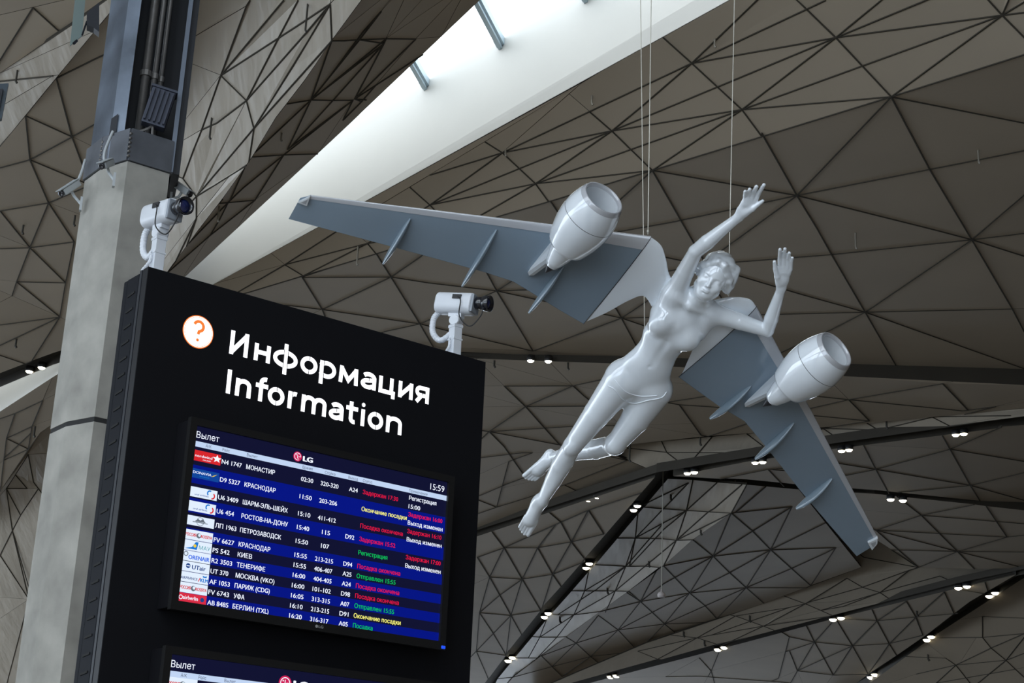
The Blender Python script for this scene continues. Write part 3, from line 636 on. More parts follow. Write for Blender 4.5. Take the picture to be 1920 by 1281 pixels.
# small hanging hooks of the lining
m_hook = mat('hook_metal', (.30, .27, .22), rough=.5)
m_hookd = mat('hook_dark', (.05, .045, .035), rough=.6)
HOOKS = [('beside_column',577,10,574,58,1),('beside_column',397,223,394,258,1),('upper_right',948,281,948,290,0),('upper_right',1340,73,1340,86,0),('upper_right',1110,180,1111,194,0),
 ('lower_right',1834,282,1836,303,0),('lower_right',1604,437,1606,463,0),('lower_right',671,470,670,494,0),('left_of_skylight',411,387,411,413,0),('left_of_skylight',528,250,528,262,0),('upper_left_pale',33,132,31,152,1),
 ('behind_column_left',44,422,41,435,1),('behind_column_left',141,404,139,420,1),('central_brown',927,678,927,686,1),('central_brown',1065,680,1065,690,1),('central_brown',1181,831,1181,862,1),
 ('central_brown',1313,822,1313,832,1),('grey_strip',1662,789,1662,800,1),('grey_strip',1342,862,1342,873,1),('left_small_fold',31,636,31,648,1),('grey_middle',1258,928,1259,935,1),('grey_middle',1314,994,1314,1000,1),
 ('grey_middle',1217,1053,1217,1060,1),('grey_middle',1139,1104,1139,1110,1),('grey_middle',1050,1157,1050,1164,1),('pale_strip',1282,1185,1282,1191,1),('pale_strip',1406,1156,1406,1163,1),('pale_strip',1321,1201,1321,1208,1),('beige_wedge',1719,1146,1719,1152,1),('grey_corner',1740,1228,1740,1235,1),('left_below_skylight',66,800,64,815,1)]
for fn, x, y, x2, y2, dark in HOOKS:
    P = facet_point(fn, x, y); D = (P-CAM).length; L = math.dist((x, y), (x2, y2))/FPX*D/math.cos(PITCH)
    r = .0006*D; bm = bmesh.new()
    bm_tube(bm, [V((0, 0, .1)), V((0, 0, -L))], r, 8); bm_tube(bm, [V((0, 0, -L)), V((r*1.2, 0, -L-r*2))], r*1.1, 8)
    o = from_bm('ceiling_hook', bm, m_hookd if dark else m_hook, CEIL[fn]); o.location = P
# white sensor dome on a cord
P = at_z(1240, 1118, 11.5); D = (P-CAM).length
Ptop = at_z(1237, 985, 15.4)
t = thing('pendant_sensor', 'small white dome hanging on a thin white cord below the dark ceiling', 'sensor', P)
r = 7.5/FPX*D
bm = bmesh.new(); bm_lathe(bm, (0, 0, r), (0, 0, -1), [(-r*.8, .0005), (-r*.7, r*.15), (-r*.1, r*.2), (.1*r, r*.7), (r*.6, r), (r*1.2, r*.95), (r*1.25, .0005)], 20)
from_bm('dome', bm, mat('dome_plastic', (.8, .72, .7), rough=.5), t, True)
bpy.context.view_layer.update(); _h = SC.ray_cast(bpy.context.evaluated_depsgraph_get(), P+V((0, 0, 1)), V((0, 0, 1))); _zt = _h[1].z+.03 if _h[0] else 15.6
bm = bmesh.new(); bm_tube(bm, [V((0, 0, r)), V((0, 0, _zt-P.z+.0))], .018, 6)
from_bm('cord', bm, mat('cord_white', (.6, .58, .5), rough=.6), t)

# ------------------------------------------------------------------ information totem
YAW = .6583
SA = V((math.cos(YAW), math.sin(YAW), 0)); SN = V((math.sin(YAW), -math.cos(YAW), 0)); SZ = V((0, 0, 1))
SO = CAM+V((-.9263, 4.7026, 1.2812))                # top left corner of the upper screen's picture
def sxy(px, py, d=-.09):                             # survey pixel -> (x, z) on the plane d metres in front of the screens
    q = at_plane(px, py, SO+SN*d, SN)-SO; return q.dot(SA), q.z
def side(px, py, x0=-.173):
    q = at_plane(px, py, SO+SA*x0, SA)-SO; return q.dot(SN), q.z
M_SIGN = Matrix(((SA.x, SN.x*-1, 0, SO.x), (SA.y, SN.y*-1, 0, SO.y), (0, 0, 1, 0), (0, 0, 0, 1)))
SZ0 = SO.z                                            # local frame: x along the face, y into the sign, z world height
FD = .09                                             # local y of the front face
XL, XR, ZT = -.173, 1.129, SZ0+.486
m_sblack = mat('sign_black', (.0068, .0072, .0095), rough=.5, vary=.05, vscale=9, spec=.22)
m_sside = mat('sign_side_grey', (.0065, .0078, .0115), rough=.65, vary=.04, vscale=5, spec=.12)
m_groove = mat('groove_black', (.002, .002, .002), rough=.8)
sign = thing('information_totem', 'tall black information totem with lit white lettering and a slotted dark side', 'sign', M=M_SIGN)
def sbox(name, x0, x1, y0, y1, z0, z1, m, parent=None, bev=0.):
    bm = bmesh.new(); bm_box(bm, ((x0+x1)/2, (y0+y1)/2, (z0+z1)/2), (x1-x0, y1-y0, z1-z0), bev=bev)
    return from_bm(name, bm, m, parent or sign)
d_b, _z = side(231, 528); BACK = -d_b
d_1, _ = side(272, 502)
sbox('front_panel', XL, XR, FD, FD+.035, 0, ZT, m_sblack, bev=.002)
sbox('core', XL+.02, XR-.02, FD+.035, BACK-.035, 0, ZT-.012, m_groove)
sp = sbox('side_panel', XL+.002, XL+.035, FD+.062, BACK-.030, 0, ZT-.006, m_sside, bev=.003)
sbox('side_trim', XL-.001, XL+.03, FD+.037, FD+.052, 0, ZT-.002, mat('trim_grey', (.022, .024, .03), rough=.5, spec=.2))
sbox('back_panel', XL+.004, XR-.004, BACK-.026, BACK, 0, ZT-.006, m_sside, bev=.002)
sbox('side_panel', XR-.035, XR-.002, FD+.062, BACK-.030, 0, ZT-.006, m_sside, bev=.003)
# slots of the side panel (slanted)
y_a, y_b = FD+.062, BACK-.030
pit = abs(side(249, 534)[1]-side(155, 1248)[1])/23.0 if False else .0525
k = 0; z = ZT-.065
while z > .2 and k < 62:
    bm = bmesh.new(); _t = V((0, 1, -.11)).normalized(); vs = bm_box(bm, (XL+.0015, (y_a+y_b)/2, z), (.004, (y_b-y_a)*.58, .0065), (V((1, 0, 0)), _t, _t.cross(V((-1, 0, 0)))))
    from_bm('vent_slot', bm, m_groove, sp); z -= pit; k += 1

# lettering
_txt = {}
def text_mesh(s, bold=0., ext=.0):
    key = (s, bold, ext)
    if key in _txt: return _txt[key].copy()
    cu = bpy.data.curves.new('text', 'FONT'); cu.body = s; cu.size = 1; cu.offset = bold; cu.extrude = ext; cu.resolution_u = 3
    o = bpy.data.objects.new('text', cu); COL.objects.link(o)
    cu.dimensions = '2D'; cu.fill_mode = 'NONE'
    dg = bpy.context.evaluated_depsgraph_get(); dg.update()
    em_ = bpy.data.meshes.new_from_object(o.evaluated_get(dg)); bpy.data.objects.remove(o); bpy.data.curves.remove(cu)
    # own fill: closed contours, holes told by their winding
    co = [v.co.to_2d() for v in em_.vertices]; nx = {}
    for e in em_.edges:
        a, b = e.vertices; nx.setdefault(a, []).append(b); nx.setdefault(b, []).append(a)
    seen, loops = set(), []
    for v0 in sorted(nx):
        if v0 in seen: continue
        lp, prev, cur = [], None, v0
        while cur not in seen:
            seen.add(cur); lp.append(cur); n_ = [q for q in nx[cur] if q != prev and q not in seen]; prev = cur
            if not n_: break
            cur = n_[0] if len(lp) > 1 or (v0+1) not in n_ else v0+1
        if len(lp) > 2:
            P_ = [co[q] for q in lp]; ar = sum(P_[k][0]*P_[(k+1) % len(P_)][1]-P_[(k+1) % len(P_)][0]*P_[k][1] for k in range(len(P_)))/2
            if abs(ar) > 1e-6: loops.append((ar, P_))
    # non-zero winding fill in horizontal bands, letter by letter
    vs, fs = [], []
    loops = sorted(([P_ for _, P_ in loops]), key=lambda P_: min(q[0] for q in P_)); grp = []
    for P_ in loops:
        a, b = min(q[0] for q in P_), max(q[0] for q in P_)
        if grp and a < grp[-1][1]-1e-4: grp[-1][0].append(P_); grp[-1][1] = max(grp[-1][1], b)
        else: grp.append([[P_], b])
    for g, _ in grp:
        E_ = [(P_[k], P_[(k+1) % len(P_)]) for P_ in g for k in range(len(P_))]; ys = sorted({round(q[1], 4) for P_ in g for q in P_})
        for y0, y1 in zip(ys, ys[1:]):
            if y1-y0 < 2e-4: continue
            ym = (y0+y1)/2; hit = []
            for a, b in E_:
                if (a[1] > ym) != (b[1] > ym):
                    f_ = lambda y: a[0]+(b[0]-a[0])*(y-a[1])/(b[1]-a[1])
                    hit.append((f_(ym), f_(y0), f_(y1), 1 if b[1] > a[1] else -1))
            hit.sort(); wnd = 0
            for k, h_ in enumerate(hit):
                if wnd == 0: st_ = h_
                wnd += h_[3]
                if wnd == 0:
                    n_ = len(vs); vs += [(st_[1], y0, 0), (h_[1], y0, 0), (h_[2], y1, 0), (st_[2], y1, 0)]; fs.append((n_, n_+1, n_+2, n_+3))
    me = bpy.data.meshes.new('text'); me.from_pydata(vs, [], fs); bpy.data.meshes.remove(em_)
    _txt[key] = me; return me.copy()
def bounds(me):
    a = np.empty(len(me.vertices)*3); me.vertices.foreach_get('co', a); a = a.reshape(-1, 3)
    return a.min(0), a.max(0)
_cap = bounds(text_mesh('H'))[1][1]
def flat_text(s, x0, z0, h, w=None, y=0., bold=.0, slope=0., ext=.001, anchor=0):
    """text as a mesh on the sign plane: base line at (x0, z0), capitals h high, stretched to width w"""
    me = text_mesh(s, 0., 0.0); lo, hi = bounds(me)
    sy = h/_cap; sx = (w/(hi[0]-lo[0])) if w else sy*.8
    W = (hi[0]-lo[0])*sx; ox = x0-(0, W/2, W)[anchor]
    for v in me.vertices:
        x = (v.co.x-lo[0])*sx; zz = v.co.y*sy; v.co = V((ox+x, y, z0+zz+slope*x))
    if bold:                                          # heavier strokes: side by side impressions of the same glyphs
        b = bmesh.new()
        for k, (dx, dy) in enumerate(((-1, 0), (1, 0), (0, .5), (0, -.5))):
            a = len(b.verts); b.from_mesh(me); b.verts.ensure_lookup_table()
            for v in b.verts[a:]: v.co += V((dx*bold*1.6*sy, -.00002*k, dy*bold*sy))
        b.to_mesh(me); b.free()
    return me
def join(name, parts, parent, ext=0.):                # parts: [(mesh, material)]
    bm = bmesh.new(); ms = []
    for me, m in parts:
        if m not in ms: ms.append(m)
        a = len(bm.faces); bm.from_mesh(me); bm.faces.ensure_lookup_table()
        for f in bm.faces[a:]: f.material_index = ms.index(m)
    if ext:
        r = bmesh.ops.extrude_face_region(bm, geom=list(bm.faces)); bmesh.ops.translate(bm, vec=(0, -ext, 0), verts=[e for e in r['geom'] if isinstance(e, bmesh.types.BMVert)])
    return from_bm(name, bm, ms, parent)
def rect(x0, x1, z0, z1, y):
    me = bpy.data.meshes.new('r'); me.from_pydata([(x0, y, z0), (x1, y, z0), (x1, y, z1), (x0, y, z1)], [], [(0, 1, 2, 3)]); return me
def disc(x, z, r, y, n=40, r2=0., a0=0., a1=360.):
    vs, fs = [], []; me = bpy.data.meshes.new('d')
    if r2 <= 0 and a1-a0 >= 360:
        vs = [(x+r*math.cos(2*math.pi*i/n), y, z+r*math.sin(2*math.pi*i/n)) for i in range(n)]; fs = [tuple(range(n))]
    else:
        for i in range(n+1):
            a = math.radians(a0+(a1-a0)*i/n); vs += [(x+r*math.cos(a), y, z+r*math.sin(a)), (x+r2*math.cos(a), y, z+r2*math.sin(a))]
        fs = [(2*i, 2*i+2, 2*i+3, 2*i+1) for i in range(n)]
    me.from_pydata(vs, [], fs); return me
def poly(pts, y):
    me = bpy.data.meshes.new('p'); me.from_pydata([(a, y, b) for a, b in pts], [], [tuple(t) for t in tess(pts)]); return me

m_lit = mat('lit_white', (.9, .9, .9), emit=1.25, ecol=(.96, .96, 1.0))
m_orange = mat('lit_orange', (.75, .20, .04), emit=.8, ecol=(.80, .16, .02))
def sgn(px, py): x, zz = sxy(px, py, -FD); return x, zz+SZ0
xa, za = sgn(429, 663); xb, zb_ = sgn(803, 758.7); _, zc_ = sgn(433.4, 619)
h1 = zc_-za
TS = .185                                             # stroke width in units of the capital height
def arc(cx, cy, rx, ry, a0, a1, n=16): return [(cx+rx*math.cos(math.radians(a0+(a1-a0)*i/n)), cy+ry*math.sin(math.radians(a0+(a1-a0)*i/n))) for i in range(n+1)]
XH = .735
def glyph(ch, w):
    t = TS/2; r = w-t; X = XH
    e = lambda a0=0, a1=360, x0=t: arc((x0+r)/2, X/2, (r-x0)/2, X/2-t*.85, a0, a1, 28)
    G = {
     'И': [[(t, 0), (t, 1)], [(r, 0), (r, 1)], [(t*1.1, .10), (r-t*.1, .90)]],
     'н': [[(t, 0), (t, X)], [(r, 0), (r, X)], [(t, X*.52), (r, X*.52)]],
     'ф': [e(), [(w/2, -.29), (w/2, 1.02)]],
     'о': [e()],
     'р': [[(t, -.29), (t, X)], arc(t+(r-t)*.42, X/2, (r-t)*.58, X/2-t*.85, -150, 150, 24)],
     'м': [[(t, 0), (t*1.3, X)], [(r, 0), (r-t*.3, X)], [(t*1.3, X-.08), (w/2, .16), (r-t*.3, X-.08)]],
     'а': [arc(r-(r-t)*.48, X-t*.85-.17, (r-t)*.48, .17, 150, 0, 14)+[(r, X-.25), (r, 0)], [(r, .43)]+arc(t+(r-t)*.45, .225, (r-t)*.45, .225-t*.85, 95, 320, 16)+[(r, .16)]],
     'ц': [[(t, X), (t, t*.85), (r-.10, t*.85)], [(r-.10, X), (r-.10, 0)], [(r-.12, t*.85), (r, t*.85), (r, -.17)]],
     'и': [[(t, 0), (t, X)], [(r, 0), (r, X)], [(t*1.1, .09), (r-t*.1, X-.09)]],
     'я': [[(r, 0), (r, X-t*.85), (r-(r-t)*.5, X-t*.85)]+arc(t+.17, X-t*.85-.165, .17, .165, 95, 265, 12)+[(r, X-t*.85-.33)], [(t*.9, 0), (t+.22, .29)]],
     'I': [[(w/2, 0), (w/2, 1)]],
     'n': [[(t, 0), (t, X)], [(t, .45)]+arc(t+(r-t)*.52, X-t*.85-.20, (r-t)*.48, .20, 165, 0, 14)+[(r, 0)]],
     'f': [[(w*.38, 0), (w*.38, .80)]+arc(w*.38+.19, .80, .19, .15, 180, 75, 10), [(0, X-t*.85), (w*.86, X-t*.85)]],
     'o': [e()],
     'r': [[(t, 0), (t, X)], [(t, .42)]+arc(t+.24, X-t*.85-.20, .22, .20, 170, 72, 10)],
     'm': [[(t, 0), (t, X)], [(t, .45)]+arc((t+w/2)/2+.02, X-t*.85-.18, (w/2-t)/2-.02, .18, 165, 0, 12)+[(w/2, 0)], [(w/2, .45)]+arc((w/2+r)/2+.02, X-t*.85-.18, (r-w/2)/2-.02, .18, 165, 0, 12)+[(r, 0)]],
     'a': None,
     't': [[(w*.38, .95), (w*.38, .22)]+arc(w*.38+.17, .22, .17, .22-t*.85, 180, 285, 10), [(0, X-t*.85), (w*.90, X-t*.85)]],
     'i': [[(w/2, 0), (w/2, X)]],
    }
    G['a'] = G['а']
    return G[ch]
def stroke_mesh(lines, x0, z0, h, sx, y):
    vs, fs = [], []
    for pl in lines:
        P = [V((a*sx, b*h, 0)) for a, b in pl]; P = [p for i, p in enumerate(P) if i == 0 or (p-P[i-1]).length > 1e-6]
        hw = TS*h/2; n0 = len(vs); m = len(P)
        closed = (P[0]-P[-1]).length < 1e-5
        for i, p in enumerate(P):
            a = P[i]-P[i-1] if i else (P[i]-P[-2] if closed else P[1]-P[0]); b = P[i+1]-P[i] if i < m-1 else (P[1]-P[0] if closed else a)
            a, b = a.normalized(), b.normalized(); na, nb_ = V((-a.y, a.x, 0)), V((-b.y, b.x, 0)); k = max(.45, 1+na.dot(nb_)); o = (na+nb_)*(hw/k)
            vs += [(x0+p.x+o.x, y, z0+p.y+o.y), (x0+p.x-o.x, y, z0+p.y-o.y)]
        fs += [(n0+2*i, n0+2*i+1, n0+2*i+3, n0+2*i+2) for i in range(m-1)]
    me = bpy.data.meshes.new('g'); me.from_pydata(vs, [], fs); return me
def sign_word(word, spans, base, y):
    """spans: survey x of each letter's left and right edge; base: two survey points on the base line"""
    (xa_, ya_), (xb_, yb_) = base; out = []
    for ch, (l, r) in zip(word, spans):
        yy = ya_+(yb_-ya_)*(l-xa_)/(xb_-xa_); X0, zz = sgn(l, yy); X1, _ = sgn(r, ya_+(yb_-ya_)*(r-xa_)/(xb_-xa_))
        w = (X1-X0)/h1; out.append((stroke_mesh(glyph(ch, w), X0, zz, h1, h1, y), ch, X0, X1, zz))
    return out
Zs = lambda a, b: (100+a/2.2857, 100+b/2.2857)
WORDS = [('Информация', [Zs(752, 830), Zs(857, 926), Zs(938, 1043), Zs(1055, 1128), Zs(1138, 1208), Zs(1221, 1303), Zs(1315, 1380), Zs(1392, 1462), Zs(1476, 1538), Zs(1548, 1607)], ((429, 662.9), (803, 758.7))),
         ('Information', [Zs(733, 760), Zs(776, 843), Zs(861, 922), Zs(915, 986), Zs(1001, 1052), Zs(1059, 1166), Zs(1178, 1240), Zs(1250, 1306), Zs(1311, 1334), Zs(1344, 1410), Zs(1423, 1490)], ((421.6, 736.8), (751.9, 816.9)))]
STW = .0022
for wd, spans, base in WORDS:
    for me, ch, X0, X1, zz in sign_word(wd, spans, base, FD-.0012):
        parts = [(me, m_lit)]; mx = (X0+X1)/2
        if ch in 'оo':
            parts += [(rect(mx-STW/2, mx+STW/2, zz-.02*h1, zz+.17*h1, FD-.0030), m_groove), (rect(mx-STW/2, mx+STW/2, zz+(XH-.16)*h1, zz+(XH+.02)*h1, FD-.0030), m_groove)]
        if ch == 'ф': parts += [(rect(mx+q-STW/2, mx+q+STW/2, zz-.02*h1, zz+(XH+.02)*h1, FD-.0030), m_groove) for q in (-.095*h1, .095*h1)]
        if ch in 'рr': parts += [(rect(X0+TS*h1-STW*.2, X0+TS*h1+STW*.8, zz+(.0 if ch == 'р' else .3)*h1, zz+(XH+.02)*h1, FD-.0030), m_groove)]
        if ch in 'аaя': parts += [(rect(mx-STW/2+.01*h1, mx+STW/2+.01*h1, zz+.33*h1, zz+.50*h1, FD-.0030), m_groove)]
        if ch == 'i': parts += [(disc(mx, zz+.93*h1, .088*h1, FD-.0012, 16), m_lit)]
        join('lit_letter', parts, sign)
qx, qz = sgn(371.3, 622.6)
qr = (sgn(401, 622)[0]-sgn(342, 622)[0])/2
join('question_roundel', [(disc(qx, qz, qr, FD-.0008), m_orange), (disc(qx, qz, qr*.94, FD-.0014), m_lit), (disc(qx, qz, qr*.90, FD-.0018, r2=qr*.87), m_orange),
    (stroke_mesh([arc(0, .33, .30, .30, 165, -45, 18)+[(.04, .02), (.0, -.16)]], qx, qz, qr, qr, FD-.0022), m_orange), (disc(qx, qz-qr*.50, qr*.095, FD-.0022, 16), m_orange)], sign)

# ------------------------------------------------------------------ flight displays
PW, PH = .930, .523
m_bezel = mat('display_bezel', (.012, .012, .0125), rough=.4, spec=.35)
m_hous = mat('display_housing', (.006, .006, .008), rough=.5, spec=.2)
def em(name, c, k=1.0): return mat(name, tuple(x*.02 for x in c), rough=.2, emit=k*1.2, ecol=c, spec=.22)
m_navy = em('screen_navy', srgb(14, 16, 44)); m_blue = em('screen_blue', srgb(4, 18, 118)); m_ink = em('screen_white', srgb(226, 232, 246))
m_head = em('screen_header', srgb(176, 194, 222)); m_dk = em('screen_grey', srgb(70, 80, 100)); m_red = em('screen_red', srgb(214, 20, 62)); m_yel = em('screen_yellow', srgb(240, 236, 120)); m_grn = em('screen_green', srgb(10, 176, 84))
m_logow = em('logo_white', srgb(206, 218, 232)); m_lred = em('logo_red', srgb(196, 34, 40)); m_lblue = em('logo_blue', srgb(26, 110, 190)); m_lnavy = em('logo_navy', srgb(30, 60, 120)); m_lgr = em('logo_grey', srgb(90, 100, 110))
m_pink = em('logo_pink', srgb(190, 30, 80)); m_lyel = em('logo_yellow', srgb(220, 190, 50)); m_teal = em('logo_teal', srgb(30, 140, 150)); m_ldb = em('logo_deep_blue', srgb(14, 62, 140))
def lucky(cx, cz, r, y, parts, face=m_ink):
    parts += [(disc(cx, cz, r, y), m_pink), (disc(cx, cz, r*.78, y-.0003, r2=r*.66, a0=0, a1=300, n=24), face),
              (rect(cx-r*.08, cx+r*.04, cz-r*.4, cz+r*.45, y-.0003), face), (rect(cx-r*.08, cx+r*.3, cz-r*.4, cz-r*.3, y-.0003), face), (rect(cx+r*.2, cx+r*.75, cz-r*.04, cz+r*.06, y-.0003), face), (disc(cx-r*.34, cz+r*.3, r*.11, y-.0003, 10), face)]
def display(zoff, xoff, label, rows, upper):
    M = M_SIGN @ Matrix.Translation((xoff, 0, SZ0+zoff))
    t = thing('flight_display', label, 'screen', M=M)
    def bx(name, x0, x1, y0, y1, z0, z1, m, parent=t, bev=.0):
        bm = bmesh.new(); bm_box(bm, ((x0+x1)/2, (y0+y1)/2, (z0+z1)/2), (x1-x0, y1-y0, z1-z0), bev=bev); return from_bm(name, bm, m, parent)
    bz = .0225
    bx('housing', -bz+.004, PW+bz-.004, .012, FD-.002, -PH-bz+.004, bz-.004, m_hous, bev=.003)
    bm = bmesh.new()
    for (x0, x1, z0, z1) in ((-bz, 0, -PH-bz-.004, bz), (PW, PW+bz, -PH-bz-.004, bz), (0, PW, 0, bz), (0, PW, -PH-bz-.004, -PH)):
        bm_box(bm, ((x0+x1)/2, .003, (z0+z1)/2), (x1-x0, .02, z1-z0))
    bmesh.ops.remove_doubles(bm, verts=bm.verts, dist=1e-5); bzl = from_bm('bezel', bm, m_bezel, t)
    bx('bracket', .1, PW-.1, FD-.012, FD-.0025, -PH*.7, -PH*.3, m_hous)
    scr = from_bm('screen', (lambda b: (bm_box(b, (PW/2, .006, -PH/2), (PW, .006, PH)), b)[1])(bmesh.new()), m_navy, t)
    Y = .0026
    def P(u, v): return u*PW, -v*PH
    def T(s, u, v, w, m, h=.0255, bold=.009, y=Y-.0006):
        x, z_ = P(u, v); return (flat_text(s, x, z_, h*PH, w*PW, y, bold), m)
    parts = []
    bands = (.119, .225, .33, .415, .498, .586, .652, .711, .770, .829, .888, .947, 1.0)
    for i in range(12):
        join('row_band', [(rect(0, PW, -bands[i+1]*PH, -bands[i]*PH, Y), m_blue if i % 2 else m_navy)], scr)
    join('header_band', [(rect(0, PW, -.119*PH, -.087*PH, Y-.0002), m_head)], scr)
    parts = [T('Вылет', .005, .067, .082, m_ink, .036, .0), T('А/К', .041, .112, .021, m_dk, .017, 0), T('Рейс', .102, .112, .027, m_dk, .017, 0), T('Вылет', .192, .112, .04, m_dk, .017, 0),
             T('Время', .404, .112, .039, m_dk, .017, 0), T('Стойка', .492, .114, .041, m_dk, .017, 0), T('Выход', .586, .114, .039, m_dk, .017, 0), T('Статус', .645, .114, .039, m_dk, .017, 0), T('Примечание', .838, .113, .079, m_dk, .017, 0)]
    if upper:
        g_ = []; lucky(*P(.3815, .047), .0165*PW, Y-.0004, g_); join('maker_emblem', g_, scr); parts += [T('LG', .404, .066, .036, m_ink, .029, .05), T('15:59', .927, .068, .061, m_ink, .038, 0)]
    else:
        g_ = []; lucky(*P(.410, .075), .0235*PW, Y-.0004, g_); join('maker_emblem', g_, scr); parts += [T('LG', .443, .098, .05, m_ink, .042, .05), T("Life's Good", .55, .092, .17, m_ink, .042, 0)]
    for q_ in parts: join('header_text', [q_], scr)
    for r in rows:
        for (s, u, v, w, m) in r: join('cell_text', [T(s, u, v, w, m)], scr)
    return t, scr, bzl, P, T, Y
B = (.186, .291, .3945, .4755, .5575, .640, .699, .758, .818, .877, .9355, .994)
CODE = [('N4 1747', .073), ('D9 5327', .073), ('U6 3409', .073), ('U6 454', .062), ('ЛП 1963', .076), ('FV 6627', .073), ('PS 542', .06), ('R2 3503', .073), ('UT 370', .063), ('AF 1053', .072), ('FV 6743', .073), ('AB 8485', .074)]
DEST = [('МОНАСТИР', .107), ('КРАСНОДАР', .116), ('ШАРМ-ЭЛЬ-ШЕЙХ', .168), ('РОСТОВ-НА-ДОНУ', .173), ('ПЕТРОЗАВОДСК', .152), ('КРАСНОДАР', .116), ('КИЕВ', .052), ('ТЕНЕРИФЕ', .104), ('МОСКВА (VKO)', .142), ('ПАРИЖ (CDG)', .128), ('УФА', .039), ('БЕРЛИН (TXL)', .13)]
TIME = ['02:30', '11:50', '15:10', '15:40', '15:50', '15:55', '15:55', '16:00', '16:00', '16:05', '16:10', '16:20']
DESK = [('320-320', .07, .479), ('203-206', .07, .479), ('411-412', .07, .479), ('115', .031, .4995), ('107', .031, .5), ('213-215', .07, .481), ('406-407', .07, .481), ('404-405', .07, .481), ('101-102', .07, .481), ('313-315', .07, .481), ('213-215', .07, .481), ('316-317', .07, .481)]
GATE = ['A24', '', '', 'D92', '', 'D94', 'A25', 'A24', 'D98', 'A07', 'D91', 'A05']
STAT = [('Задержан 17:30', .146, m_red), ('Окончание посадки', .187, m_yel), ('Посадка окончена', .175, m_red), ('Задержан 15:52', .147, m_red), ('Регистрация', .118, m_grn), ('Посадка окончена', .175, m_red), ('Отправлен 15:55', .158, m_grn),
        ('Посадка окончена', .176, m_red), ('Посадка окончена', .177, m_red), ('Отправлен 15:55', .16, m_grn), ('Окончание посадки', .19, m_yel), ('Посадка', .078, m_grn)]
rows = []
for i in range(12):
    r = [(CODE[i][0], .104, B[i], CODE[i][1], m_ink), (DEST[i][0], .194, B[i], DEST[i][1], m_ink), (TIME[i], .402, B[i]+.002, .047, m_ink), (DESK[i][0], DESK[i][2], B[i]+.003, DESK[i][1], m_ink), (STAT[i][0], .648, B[i]+.002, STAT[i][1], STAT[i][2])]
    if GATE[i]: r.append((GATE[i], .592, B[i]+.002, .035, m_ink))
    rows.append(r)
rows[0] += [('Регистрация', .840, .163, .117, m_ink), ('15:00', .840, .216, .049, m_ink)]
rows[1] += [('Задержан 16:00', .841, .267, .146, m_red), ('Выход изменен', .841, .319, .149, m_ink)]
rows[2] += [('Задержан 16:10', .841, .372, .146, m_red), ('Выход изменен', .841, .423, .149, m_ink)]
rows[4] += [('Задержан 17:00', .842, .534, .148, m_red), ('Выход изменен', .842, .586, .150, m_ink)]
d1, scr, bzl, P, T, Y = display(0, 0, 'upper flight departures screen with twelve lit rows on the black totem', rows, True)
